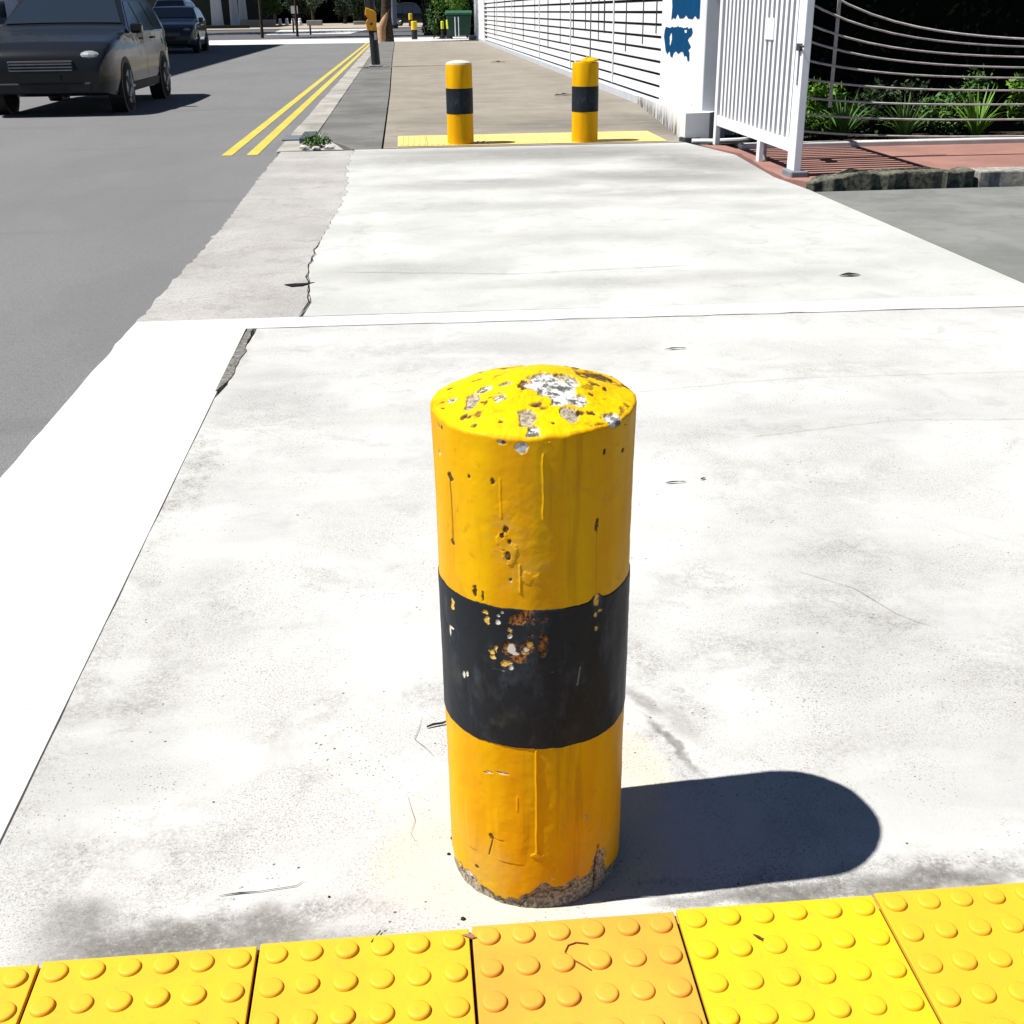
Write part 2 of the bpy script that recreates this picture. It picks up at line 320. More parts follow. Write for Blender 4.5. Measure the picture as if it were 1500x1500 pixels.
# ================================================================ TACTILE TILES
def tile_mat(name, c1, c2):
    n = N(name, .6, .2); f = n.noise(7, 5, .6, dist=.5)
    c = n.mix(n.ramp(f, .3, .7), c1, c2)
    c = n.mix(n.math('MULTIPLY', n.ramp(n.noise(38, 6, .7), .62, .76), .55), c, (.30,.17,.05))
    c = n.mix(n.math('MULTIPLY', n.ramp(n.noise(11, 6, .7), .58, .70), .22), c, (.50,.20,.03))
    c = n.mix(n.math('MULTIPLY', n.ramp(n.noise(95, 4, .75), .58, .70), .30), c, (.30,.19,.05))
    n.color(c).bump(n.noise(120, 4, .6), .4, .0010); n.rough(n.ramp(f, .3, .7, .45, .7)); return n.m
M_tileA = tile_mat('yellow_tactile_tile', (.58,.325,.018), (.54,.285,.016))
M_tileB = tile_mat('orange_tinted_tactile_tile', (.58,.275,.034), (.52,.225,.028))
M_tileC = tile_mat('bright_yellow_tactile_tile', (.60,.375,.010), (.57,.335,.010))
def dome_mesh(mb, cx, cy, r, h, n=28):
    prof = [(r, 0), (r*.985, h*.35), (r*.93, h*.72), (r*.84, h*.93), (r*.72, h), (r*.35, h*1.03), (r*.02, h*1.04)]
    vs = []; m = len(prof)
    for rr, z in prof: vs += [(cx+rr*math.cos(2*math.pi*k/n), cy+rr*math.sin(2*math.pi*k/n), z) for k in range(n)]
    fs = [(j*n+k, j*n+(k+1) % n, (j+1)*n+(k+1) % n, (j+1)*n+k) for j in range(m-1) for k in range(n)]
    fs.append(tuple((m-1)*n+k for k in range(n))); mb.add(vs, fs)
labels = ["yellow studded tile cut off at the far left edge", "yellow studded tile left of the one below the crumbled dark concrete",
          "yellow studded tile with brown twig bits near its right corner", "orange tinted studded tile in front of the striped bollard",
          "bright yellow studded tile below the bollard's shadow", "yellow studded tile at the right end of the row"]
for k in range(6):
    x0 = -.846 + k*.295
    T = .294
    mb = MB(); mb.box(x0+.002, x0+T-.0015, .97, 1.2675+.004*k, -.03, .008)
    o = mb.build('tactile_tile', (M_tileA, M_tileA, M_tileA, M_tileB, M_tileC, M_tileA)[k], bevel=.0015)
    tag(o, labels[k], 'tile', 'studded tiles in the near tactile strip')
    d = MB(); rr = random.Random(k)
    for i in range(6):
        for j in range(5):
            dome_mesh(d, x0+.0245+i*.049+rr.gauss(0,.0006), 1.2675+.004*k-.0245-.0585*j+rr.gauss(0,.0006), .0165*rr.uniform(.96,1.04), .0062*rr.uniform(.75,1.05))
    d.v = [(x, y, z+.0078) for x, y, z in d.v]
    dd = d.build('domes', o.data.materials[0], o, smooth=True); dd['kind'] = 'stuff'
struct(MB().box(-.9, 2.8, .9, 1.262, -.02, .001), 'tile_bed', M_dark)
# far tactile strip
fr = random.Random(3)
farlab = ["pale yellow ribbed tile at the left end of the far strip", "pale yellow tile just left of the left far bollard", "pale yellow tile carrying the left far bollard's shadow",
          "plain pale yellow tile midway between the two far bollards", "yellow tile beside the left side of the right far bollard", "plain yellow tile behind the right far bollard",
          "yellow tile just right of the right far bollard", "yellow tile next to last at the right of the far strip", "yellow tile at the right end by the white wall"]
M_tileF = tile_mat('faded_far_tactile_tile', (.60,.45,.16), (.52,.38,.12))
for k in range(9):
    x0 = -.09 + k*.293; mb = MB(); mb.box(x0+.003, x0+.290, 11.70, 12.72, -.02, .009)
    o = mb.build('tactile_tile', M_tileF); tag(o, farlab[k], 'tile', 'tiles of the far tactile strip')
    if k in (0, 1, 2):
        d = MB()
        for i in range(5): d.box(x0+.03+i*.055, x0+.055+i*.055, 11.76, 12.66, .0088, .014)
        dd = d.build('ribs', M_tileF, o)

# ================================================================ BOLLARDS
rngN = np.random.RandomState(11); G = rngN.rand(256, 256)
def vn(x, y):
    xi = np.floor(x).astype(int); yi = np.floor(y).astype(int); fx = x-xi; fy = y-yi
    fx = fx*fx*(3-2*fx); fy = fy*fy*(3-2*fy)
    g = lambda a, b: G[a % 256, b % 256]
    return (g(xi,yi)*(1-fx)+g(xi+1,yi)*fx)*(1-fy) + (g(xi,yi+1)*(1-fx)+g(xi+1,yi+1)*fx)*fy
def fbm(x, y, f, o=4):
    s = 0; a = 1; t = 0
    for i in range(o): s = s + a*vn(x*f+17.3*i, y*f+9.1*i); t += a; a *= .55; f *= 2.07
    return s/t
def blob(s, z, s0, z0, rs, rz, warp=.55, freq=None, soft=.18):
    f = freq or .9/max(min(rs, rz), .002)
    ds = s + (fbm(s, z, f) - .5)*2*warp*rs; dz = z + (fbm(s+5, z+3, f) - .5)*2*warp*rz
    d = np.sqrt(((ds-s0)/rs)**2 + ((dz-z0)/rz)**2)
    return np.clip((1-d)/soft, 0, 1)
def setattrs(o, name, cols):
    a = o.data.attributes.new(name, 'FLOAT_COLOR', 'POINT')
    c = np.ones((len(cols), 4), dtype=np.float32); c[:, :3] = cols; a.data.foreach_set('color', c.ravel())
def grid_obj(name, P, wrap, mat, parent):
    nv, nu = P.shape[:2]
    idx = np.arange(nv*nu).reshape(nv, nu)
    if wrap: nx = np.roll(idx, -1, axis=1)
    else: idx0 = idx; nx = np.concatenate([idx[:, 1:], idx[:, -1:]], 1)
    a = idx[:-1]; b = nx[:-1]; c = nx[1:]; d = idx[1:]
    F = np.stack([a, b, c, d], -1)
    if not wrap: F = F[:, :-1]
    F = F.reshape(-1, 4)
    me = bpy.data.meshes.new(name); me.vertices.add(nv*nu); me.vertices.foreach_set('co', P.reshape(-1, 3).astype(np.float32).ravel())
    me.loops.add(F.size); me.loops.foreach_set('vertex_index', F.ravel().astype(np.int32))
    me.polygons.add(len(F)); me.polygons.foreach_set('loop_start', np.arange(0, F.size, 4, dtype=np.int32)); me.polygons.foreach_set('use_smooth', np.ones(len(F), bool))
    me.update(calc_edges=True); me.validate()
    o = bpy.data.objects.new(name, me); C.objects.link(o); me.materials.append(mat); o.parent = parent
    return o
def paint_mat(name, band=False, worn=True, cap=False):
    n = N(name, .55, .08)
    streak = n.noise(16, 5, .6, stretch=(1, 1, .10)); lo = n.noise(4, 4, .6, stretch=(1, 1, .5), dist=.5); fi = n.noise(60, 5, .65)
    if band:
        c = n.mix(n.ramp(lo, .3, .7), (.010,.012,.016), (.020,.024,.030))
        c = n.mix(n.math('MULTIPLY', n.ramp(n.noise(22, 6, .7, stretch=(1, 1, .45)), .50, .72), .42), c, (.060,.075,.095))
    else:
        c = n.mix(n.ramp(streak, .32, .68), (.54,.245,.0008), (.58,.325,.0008)) if not cap else n.mix(n.ramp(streak, .32, .68), (.58,.335,.001), (.60,.375,.001))  # cap yellow is lightened to paint in the sun on top
        c = n.mix(n.math('MULTIPLY', n.ramp(lo, .5, .75), .6), c, (.44,.17,.002))
        c = n.mix(n.math('MULTIPLY', n.ramp(fi, .60, .72), .35), c, (.30,.12,.004))
    if not band:
        c = n.mix(n.math('MULTIPLY', n.ramp(n.noise(44, 5, .65, stretch=(1, 1, .06)), .56, .70), .45), c, (.33,.145,.002))
        c = n.mix(n.math('MULTIPLY', n.ramp(n.noise(9, 7, .75, stretch=(1, 1, .6), dist=.8), .56, .66), .30), c, (.40,.20,.02))
    else_dirt = n.ramp(n.noise(17, 6, .75), .64, .70)
    if not worn: c = n.mix(n.math('MULTIPLY', else_dirt, .8), c, (.10,.075,.05) if not band else (.16,.14,.10))
    if worn:
        A = n.attr('wear'); B = n.attr('dust')
        spk = n.noise(180, 4, .7)
        if band:
            c = n.mix(B[0], c, n.mix(n.ramp(fi, .35, .6), (.045,.05,.05), (.14,.13,.11)))
            c = n.mix(A[1], c, n.mix(n.ramp(n.noise(150, 4, .7), .4, .6), (.030,.014,.006), (.30,.12,.035)))
            c = n.mix(A[0], c, n.mix(n.ramp(spk, .4, .6), (.52,.30,.03), (.60,.42,.15)))
            c = n.mix(A[2], c, (.52,.51,.46))
        else:
            c = n.mix(n.math('MULTIPLY', B[0], .75), c, n.mix(n.ramp(fi, .35, .6), (.42,.27,.06), (.50,.30,.05)))
            c = n.mix(A[0], c, n.mix(n.ramp(spk, .36, .62), (.10,.088,.07), (.34,.29,.22)))
            c = n.mix(A[1], c, n.mix(n.ramp(spk, .4, .6), (.035,.02,.008), (.12,.07,.02)))
            c = n.mix(A[2], c, n.mix(n.ramp(n.noise(75, 6, .75), .42, .56), (.075,.072,.062), (.50,.50,.49)))
        n.rough(n.math('MAXIMUM', n.ramp(lo, .3, .7, .42, .6), n.math('MULTIPLY', n.math('MAXIMUM', A[0], A[2]), .9)))
    n.color(c)
    n.bump(n.math('ADD', n.math('MULTIPLY', fi, .6), n.math('MULTIPLY', streak, .8)), .28, .0022)
    return n.m
M_yel = paint_mat('chipped_yellow_paint'); M_cap_y = paint_mat('chipped_sunlit_top_paint', cap=True); M_blk = paint_mat('scuffed_black_paint', True)
M_yel2 = paint_mat('plain_yellow_paint', worn=False); M_blk2 = paint_mat('plain_black_paint', True, worn=False)

def near_bollard(cx, cy, r):
    root = empty('bollard', (cx, cy, 0), 'large worn yellow bollard with black band and chipped top in the foreground', 'bollard', 'striped bollards on the footpath')
    Z0, ZB0, ZB1, ZT = -.02, .279, .494, .735
    def ring(z0, z1, nz, rad, nu=840):
        th = np.linspace(-np.pi, np.pi, nu, endpoint=False); z = np.linspace(z0, z1, nz)
        TH, Z = np.meshgrid(th, z); return TH, Z, TH*rad
    def shape(TH, Z, rad):
        wob = (fbm(TH*1.2+4, Z*2.5, 1.3, 3)-.5)*.006 + (fbm(TH*r, Z, 38, 3)-.5)*.0012
        return rad + wob + .0035*(Z-.30)/.4
    # ---- post (yellow)
    TH, Z, S = ring(Z0, ZT, 760, r)
    Rr = shape(TH, Z, r)
    deg = np.degrees(TH); q = np.pi/180*r
    def b(d, z, rs, rz, **k): return blob(S, Z, d*q, z, rs, rz, **k)
    dark = np.zeros_like(S); tan = np.zeros_like(S); wht = np.zeros_like(S); dust = np.zeros_like(S)
    for d, z, rs, rz in [(-43,.672,.003,.0035),(-28,.672,.0035,.005),(-21.4,.607,.004,.006),(-23.5,.598,.003,.004),(-19.2,.590,.003,.003),(-20.5,.570,.0045,.006),
                         (-58.9,.66,.006,.007),(-59.6,.565,.004,.005),(31.4,.602,.0035,.010),(-66,.722,.003,.003),(-35,.118,.004,.005),(-41.7,.509,.004,.009),(-36,.505,.002,.007),(-48,.05,.006,.003),(35,.70,.003,.004),(52,.69,.004,.003)]:
        dark = np.maximum(dark, b(d, z, rs, rz))
    s0 = -59.4*q + (fbm(Z, Z*0, 12, 3)-.5)*.004
    dark = np.maximum(dark, np.clip((.0014-abs(S-s0))/.0006, 0, 1)*(Z > .565)*(Z < .66)*.75)
    s1 = 31.5*q + (fbm(Z+2, Z*0, 10, 3)-.5)*.002
    dark = np.maximum(dark, np.clip((.0009-abs(S-s1))/.0006, 0, 1)*(Z > .50)*(Z < .60)*.35)
    # crack low on the left: hooked line
    s2 = (-33.8 - (.118-Z)*110)*q + (fbm(Z, Z*0, 60, 3)-.5)*.003
    dark = np.maximum(dark, np.clip((.0012-abs(S-s2))/.0006, 0, 1)*(Z > .083)*(Z < .118))
    dark = np.maximum(dark, np.clip((.0010-abs(Z-.117-(fbm(S, S*0, 80, 3)-.5)*.004))/.0005, 0, 1)*(S > -34*q)*(S < -26*q)*.6)
    # peeled base: bare concrete behind a ragged paint edge
    hb = .018 + .014*(fbm(TH*1.5, TH*0+3, 3, 4)) + .022*np.exp(-((deg-20)/16)**2) + .016*np.exp(-((deg+2)/9)**2) + .052*np.exp(-((deg-40)/7)**2) - .012*np.exp(-((deg+22)/10)**2)
    hb = hb + (fbm(S, Z, 60, 4)-.5)*.020
    base = np.clip((hb-Z)/.0025, 0, 1); tan = np.maximum(tan, base)
    dark = np.maximum(dark, np.clip((.003-abs(S-(38.2*q+(Z-.05)*.06)))/.0012, 0, 1)*(Z > .012)*(Z < .088))
    dark = np.maximum(dark, np.clip((.0022-abs(Z-hb+.012+(fbm(S, Z, 30)-.5)*.01))/.001, 0, 1)*(fbm(S, Z, 50, 3) > .5)*(Z < .05)*.8)
    tan = np.maximum(tan, b(44, .062, .012, .012)*.7)
    for d, z, rs, rz in [(-12.2,.722,.008,.009),(-22.5,.727,.006,.003),(44,.738,.015,.012),(-70,.722,.004,.003),(-72,.682,.003,.004),(-26,.233,.011,.0016),(-35.5,.229,.006,.0016),(-38,.226,.004,.0012),(-19,.535,.002,.003),(28,.15,.002,.006),(5,.055,.002,.0015)]:
        wht = np.maximum(wht, b(d, z, rs, rz, warp=.3))
    wht = np.maximum(wht, b(-55, .025, .02, .006)*.8)
    # dusty scuffs
    dust = np.clip((fbm(S, Z, 14, 5)-.50)*5, 0, 1)*np.clip((.16-Z)/.12, 0, 1)*.8
    dust = np.maximum(dust, b(-19, .59, .030, .075, soft=.9)*.55*(fbm(S, Z, 55, 4) > .47))
    dust = np.maximum(dust, b(-8, .545, .03, .03, soft=.9)*.5*(fbm(S, Z, 70, 4) > .5))
    # ridges of dried paint
    rid = np.zeros_like(S)
    def vline(d, z0, z1, a, wd=.0011, wav=.002):
        sc = d*q + (fbm(Z+d, Z*0, 30, 3)-.5)*wav*2
        return a*np.exp(-((S-sc)/wd)**2)*np.clip((Z-z0)/.004, 0, 1)*np.clip((z1-Z)/.004, 0, 1)
    rid += vline(-.7, .62, .713, .0016) + vline(-5, .10, .279, .0018, .0013, .0008) + vline(12, .11, .16, .0008) + vline(-14, .515, .56, .0015) + vline(-24, .62, .68, .0008) + vline(-17,.17,.20,.0008)
    rid += .0012*b(-5, .098, .010, .004) + .0010*b(-20.5, .58, .014, .020, warp=1.0, soft=.3) + .0008*b(-8, .54, .012, .008, warp=1.2, soft=.4)
    rid += (.0011*np.abs(fbm(S, Z, 34, 4)-.5)*2)*b(-12, .60, .045, .085, soft=1.0)
    rid += .0009*np.clip((fbm(S*1.0, Z*.25, 26, 2)-.55)*6, 0, 1)*np.clip((.20-Z)/.05, 0, 1)*(Z > .08)
    Rr = Rr + rid - .0011*np.clip(dark+wht, 0, 1) - .0028*np.clip(base, 0, 1) + (fbm(S, Z, 110, 4)-.5)*.003*base
    Rr = Rr - .0035*dark*(Z < .09)*(S > 35*q)*(S < 43*q)
    # round the rim
    Rr = Rr - np.where(Z > ZT-.005, (1-np.sqrt(np.clip(1-((Z-(ZT-.005))/.005)**2, 0, 1)))*.004, 0)
    tilt2 = lambda X, Y: .006*Y/r + .003*X/r
    Zt = Z + np.clip((Z-.55)/(ZT-.55), 0, 1)*(.006*(-np.cos(TH)) + .003*np.sin(TH) + (fbm(TH*2+9, TH*0, 2.2, 4)-.5)*.007)
    P = np.stack([Rr*np.sin(TH), -Rr*np.cos(TH), Zt], -1)
    post = grid_obj('post', P, True, M_yel, root)
    setattrs(post, 'wear', np.stack([tan, dark, wht], -1).reshape(-1, 3)); setattrs(post, 'dust', np.stack([dust, dust*0, dust*0], -1).reshape(-1, 3))
    # ---- cap: domed top, same rim
    k = np.linspace(1, 0.004, 150)[:, None]; rimP = P[-1][None]
    X = rimP[..., 0]*k; Y = rimP[..., 1]*k
    dome = .036*(1-k**1.35) + (fbm(X+3, Y+7, 14, 4)-.5)*.010*(1-k**6) + (fbm(X, Y, 60, 4)-.5)*.0035*(1-k**8)
    CH = np.zeros(X.shape); TN = CH.copy(); WH = CH.copy()
    def cb(x, y, rx, ry, **kk):
        y0 = y
        for _ in range(12): y = .5*y + .5*(y0 - 3.1*.036*(1-min(1, math.hypot(x, y)/r)**1.35))
        return blob(X, Y, x, y, rx, ry, **kk)
    for a in [(.022,.045,.030,.030),(.012,.085,.018,.020),(.036,.012,.028,.016),(.012,.070,.016,.018),(.048,.060,.012,.016),(.0925,-.079,.016,.014),(-.047,.020,.009,.012),(-.105,.020,.008,.010),(-.062,.060,.012,.008),(.03,-.01,.016,.010),(-.012,-.112,.008,.01)]:
        WH = np.maximum(WH, cb(*a, warp=.7))
    for a in [(-.080,.020,.011,.026),(-.019,-.063,.013,.017),(.037,-.062,.013,.017),(-.038,.075,.009,.009),(.042,.080,.018,.012),(.007,.04,.009,.012),(.005,.062,.008,.010),(.030,.02,.008,.01)]:
        TN = np.maximum(TN, cb(*a, warp=.6))
    for a in [(-.093,-.048,.006,.006),(-.086,-.050,.004,.003),(-.082,-.082,.005,.004),(-.017,.060,.006,.014),(-.008,.050,.006,.006),(-.066,.008,.005,.008),(-.118,.012,.004,.004),(-.118,-.012,.003,.003),(-.106,.06,.006,.006),(-.07,.09,.010,.003),(-.04,.105,.012,.003),
              (.05,-.05,.008,.005),(.062,-.055,.008,.004),(.078,.045,.008,.005),(.092,.025,.004,.006),(.088,.075,.010,.003),(.10,.055,.006,.003),(.07,.01,.004,.003),(-.042,.012,.003,.004),(-.057,.03,.004,.002),(.013,-.085,.003,.003),(-.05,-.07,.003,.003)]:
        CH = np.maximum(CH, cb(*a, warp=.8))
    ED = np.clip((fbm(X+1, Y+2, 45, 4)-.60)*14, 0, 1)*np.clip((X-.03)/.05, 0, 1)*.8
    CH = np.maximum(CH, ED); CH = np.maximum(CH, np.clip((fbm(X+4, Y+2, 26, 4)-.68)*14, 0, 1))
    CH = np.maximum(CH, WH*np.clip((fbm(X+9, Y, 75, 3)-.56)*12, 0, 1)*.8)
    flat = ZT + tilt2(X, Y)
    Zc = flat*(1-k**8) + rimP[..., 2]*k**8 + dome - .0030*np.clip(WH+TN+CH*.6, 0, 1)
    Pc = np.stack([X, Y, Zc], -1)
    cap = grid_obj('cap', Pc, True, M_cap_y, root)
    setattrs(cap, 'wear', np.stack([TN, CH, WH], -1).reshape(-1, 3)); z_ = np.zeros((X.size, 3)); setattrs(cap, 'dust', z_)
    # lifted flakes along the front rim
    fl = MB(); rr = random.Random(5)
    for kk in range(26):
        d = rr.uniform(-30, 58); t = R(d); s = rr.uniform(.004, .010); rad = r-.004+rr.uniform(-.004, .004)
        p = Vector((rad*math.sin(t), -rad*math.cos(t), ZT-.011+rr.uniform(-.001,.003))); tx = Vector((math.cos(t), math.sin(t), 0)); nn = Vector((math.sin(t), -math.cos(t), 0))
        dn = (nn*rr.uniform(.2, .9) - Vector((0, 0, 1))*rr.uniform(.1, .7)).normalized()
        q4 = [p-tx*s*.6, p+tx*s*.5, p+tx*s*rr.uniform(.1,.5)+dn*s*.8, p-tx*s*rr.uniform(.1,.4)+dn*s*.6]
        up = Vector((0, 0, .0007)); fl.add(q4+[v+up for v in q4], [(3,2,1,0),(4,5,6,7),(0,1,5,4),(1,2,6,5),(2,3,7,6),(3,0,4,7)])
    fl.build('paint_flakes', M_yel2, root)
    # ---- black band
    TH, Z, S = ring(ZB0, ZB1, 300, r); e = np.clip(np.minimum(Z-ZB0, ZB1-Z)/.0015, 0, 1)
    Rb = shape(TH, Z, r) + .0009*e + .0002
    def b(d, z, rs, rz, **k): return blob(S, Z, d*q, z, rs, rz, **k)
    yl = np.zeros_like(S); ru = yl.copy(); wh = yl.copy()
    for a in [(-61.6,.472,.004,.010),(-34.9,.482,.005,.003),(-33.7,.471,.004,.006),(-31,.4245,.004,.004),(-28.6,.432,.003,.005),(-30.5,.4175,.005,.003),(-22.5,.4125,.008,.005),(-20,.462,.003,.003),(31.5,.489,.004,.006),(31,.472,.003,.004),(31.9,.452,.003,.004),(34.5,.475,.004,.003),(-8,.442,.004,.004),(-12,.43,.006,.003),(37,.50,.003,.004)]:
        yl = np.maximum(yl, b(*a, warp=.8))
    for a in [(-9,.455,.022,.036),(-5,.475,.018,.020),(-14,.478,.014,.014),(-16,.44,.016,.018)]:
        ru = np.maximum(ru, b(*a, warp=.9, freq=55)*np.clip((fbm(S, Z, 60, 4)-.42)*9, 0, 1))
    for a in [(-26.8,.4725,.0035,.004),(-26.5,.482,.0025,.002),(-24,.488,.0022,.002),(-19.9,.4528,.0035,.0038),(-19.2,.4347,.006,.008),(-10.7,.4356,.0045,.003),(-19.4,.4058,.003,.004),(-17,.428,.006,.003),(-64,.4345,.007,.0022),(-66,.428,.0028,.008),(-53,.372,.0028,.006),(-50,.376,.0028,.005),(-24,.4,.002,.0015)]:
        wh = np.maximum(wh, b(*a, warp=.35))
    wh = np.maximum(wh, np.clip((.0013-abs(S-20.4*q-(Z-.387)*.15))/.0006, 0, 1)*(abs(Z-.387) < .014)*.25)
    wh = np.maximum(wh, b(-45, .47, .0, .0) if False else wh)
    du = np.clip((fbm(S, Z*.6, 22, 5)-.50)*4.5, 0, 1)*np.clip((-5-np.degrees(TH)+35)/45, 0, 1)*np.clip((.40-Z)/.08, 0, 1)*.30
    du = np.maximum(du, b(33, .49, .012, .02, soft=.7)*.35)
    Rb = Rb - .0009*np.clip(yl+wh+ru, 0, 1)
    Zb = Z + np.where(Z > .40, (fbm(TH*3, TH*0, 4, 4)-.5)*.0035, (fbm(TH*3+7, TH*0, 4, 4)-.5)*.003)
    # small bulge of the paint edge on the right
    Zb = Zb + .010*np.exp(-((np.degrees(TH)-32)/4)**2)*np.clip((Z-.48)/.016, 0, 1)
    band = grid_obj('black_band', np.stack([Rb*np.sin(TH), -Rb*np.cos(TH), Zb], -1), True, M_blk, root)
    setattrs(band, 'wear', np.stack([yl, ru, wh], -1).reshape(-1, 3)); setattrs(band, 'dust', np.stack([du, du*0, du*0], -1).reshape(-1, 3))
near_bollard(.149, 1.44, .1303)

def far_bollard(loc, label, broken, h=.745, r=.128, lean=0.):
    root = empty('bollard', loc, label, 'bollard', 'striped bollards on the footpath')
    M_cap = plain('bare_core_sunlit_top', (.42,.40,.34), .9, .1, .1, 20)
    def ring(z0, z1, rr): return [(rr, z0), (rr, z1)]
    pr_ = [(r+.004, -.02), (r, .03), (r-.001, .29), (r, .52), (r-.001, h-.03), (r-.004, h-.012)]
    MB().lathe(pr_, n=48, caps=False).build('post', M_yel2, root, smooth=True)
    MB().lathe([(r-.001, .288), (r+.0015, .290), (r+.0015, .519), (r-.001, .521)], n=48, caps=False).build('black_band', M_blk2, root, smooth=True)
    n_ = 48; rr = random.Random(3 if broken else 4); mb = MB(); vs = []; fs = []
    for j, k in enumerate([1, .96, .85, .6, .3, .02]):
        for i in range(n_):
            t = 2*math.pi*i/n_; z = h-.012 + (.014 if j else 0) + .022*(1-k*k)
            if broken:
                c = math.cos(t); z -= (.030*max(0, -c-.25) + .03*max(0, -c)*0 ) * (1 if j else 1.0) ; z += rr.uniform(-.004, .004) + .012*max(0, c)
            vs.append(((r-.004)*k*math.cos(t), (r-.004)*k*math.sin(t), z))
    for j in range(5):
        for i in range(n_): fs.append((j*n_+i, j*n_+(i+1) % n_, (j+1)*n_+(i+1) % n_, (j+1)*n_+i))
    mb.add(vs, fs).build('cap', M_yel2 if broken else M_cap, root, smooth=True)  # unbroken cap whitened to paint in the glare on its top
    if broken:
        b2 = MB(); pts = rag([(-.10,-.05),(.02,-.10),(.03,.02),(.01,.09),(-.06,.08),(-.11,.02)], .03, .006, 6); b2.prism(pts, h-.02, h+.008)
        b2.build('exposed_core', M_cap, root)
        MB().tube([(.045,.01,h-.02),(.046,.01,1.2),(.052,.012,2.1)], .006, 8).build('rod', plain('rusty_grey_rod', (.12,.11,.10), .6, .4), root)
        MB().tube([(.045,.01,h+.02),(.02,-.03,h+.03),(-.005,-.05,h+.016),(.03,-.06,h+.012)], .006, 6).build('wire_loop', plain('rusty_wire', (.09,.06,.04), .7, .3), root)
    return root
far_bollard((.527,11.86,0), 'far yellow and black bollard with flat white top, left of the pair', False)
far_bollard((1.745,11.83,0), 'far yellow and black bollard with broken top and thin rod rising from it', True)
M_vy = plain('hazard_yellow_paint', (.62,.42,.02), .5, .3)
M_vb = plain('hazard_black_paint', (.015,.015,.015), .5, .3)
def small_bollard(loc, label, h, r, ztop, mt=M_vy):
    root = empty('bollard', loc, label, 'bollard', 'small bollards at the far crossing')
    MB().lathe([(r,-.02),(r,ztop)], n=16).build('post', M_vb, root, smooth=True)
    MB().lathe([(r+.003,ztop),(r+.003,h-.02),(r*.8,h)], n=16).build('painted_top', mt, root, smooth=True)
small_bollard((.60,60,0), 'stout little bollard with yellow top and black foot at the end of the footpath', .78, .14, .40)
small_bollard((.80,108,0), 'distant slim yellow topped bollard in front of the dark car', 1.05, .16, .55)
M_vg = plain('fluorescent_yellow_green_paint', (.45,.50,.03), .5, .3)
small_bollard((1.95,60.2,0), 'slim yellow green topped bollard beside the leafy plant', .76, .075, .42, M_vg)
small_bollard((2.28,60.2,0), 'broad yellow green topped bollard next to the green waste bin', .82, .15, .42, M_vg)

# ================================================================ FENCE, WALL, GATE (right)
M_fence = plain('white_fence_paint', (.62,.63,.65), .5, .3, .05, 3)
M_wallw = plain('white_wall_paint', (.60,.60,.60), .7, .2, .04, 2)
M_shadow = plain('slat_gap_shade', (.02,.022,.028), .8, .1)
M_gap = plain('dark_grey_metal', (.03,.032,.04), .6, .3)
fn = empty('fence', (3.3, 33, 0), 'long white horizontal slat fence beside the footpath', 'fence')
def L(mb): mb.v = [(x-3.3, y-33, z) for x, y, z in mb.v]; return mb
bays = [15.35, 19.4, 24.4, 30.0, 37.5, 43.5, 50.0]
for i in range(6):
    a, b_ = bays[i], bays[i+1]; mb = MB()
    for k in range(14):
        z = .135 + .148*k; mb.box(3.30, 3.315, a+.04, b_-.04, z, z+(.114 if k < 7 else .108))
    L(mb).build('slat_panel', M_fence, fn)
    mb = MB(); mb.box(3.40, 3.42, a+.02, b_-.02, .13, 2.2); L(mb).build('gap_shade_sheet', M_shadow, fn)  # dark sheet added for the shade behind the slat gaps
for i, yy in enumerate(bays[1:-1] + [50.0]):
    mb = MB(); mb.box(3.285, 3.30, yy-.03, yy+.03, .13, 2.22); L(mb).build('post', M_fence, fn)
mb = MB(); mb.prism([(3.17,15.2),(3.42,15.2),(3.42,57.5),(3.30,57.5)], -.1, .10); L(mb).build('plinth', plain('pale_blue_grey_plinth', (.36,.38,.41), .8, .2, .06, 4), fn)
# dark upright strips put in as shadow lines down the slats
for px_y, z0, wd in [(16.1,.9,.012),(17.0,.75,.010),(18.3,.62,.014),(20.3,.85,.03),(20.9,.70,.012),(22.4,.85,.014),(24.0,.70,.022),(26.0,.55,.012),(28.2,.40,.035),(31.0,.75,.012),(34.0,.45,.03),(36.5,.7,.012),(40,.55,.04),(44.5,.35,.05)]:
    mb = MB(); mb.box(3.288, 3.296, px_y-wd, px_y+wd, z0, 2.2); L(mb).build('shadow_strip', M_gap, fn)
for k in range(9):
    z = .25+.148*k
    mb = MB(); mb.box(3.28, 3.297, 48.6, 49.7, z-.02, z+.045); L(mb).build('bracket', M_gap, fn)
ep = empty('screen_fence', (3.45, 57, 0), 'solid white end panel closing the far end of the slat fence', 'fence')
mb = MB(); mb.prism([(3.30,50.05),(3.40,50.05),(3.42,57.3),(3.32,57.3)], .08, 2.0); mb.box(3.42, 4.2, 57.2, 57.3, .0, 1.6)
mb.v = [(x-3.45, y-57, z) for x, y, z in mb.v]; mb.build('panel', M_fence, ep)
mb = MB(); mb.box(3.32, 3.42, 57.31, 57.42, -.1, 1.5); mb.v = [(x-3.45, y-57, z) for x, y, z in mb.v]; mb.build('post', M_fence, ep)
tag(MB().box(3.05, 3.29, 56.4, 57.4, -.05, .16).build('concrete_block', M_kerb, bevel=.01), 'low pale concrete block at the far corner of the fence', 'block')

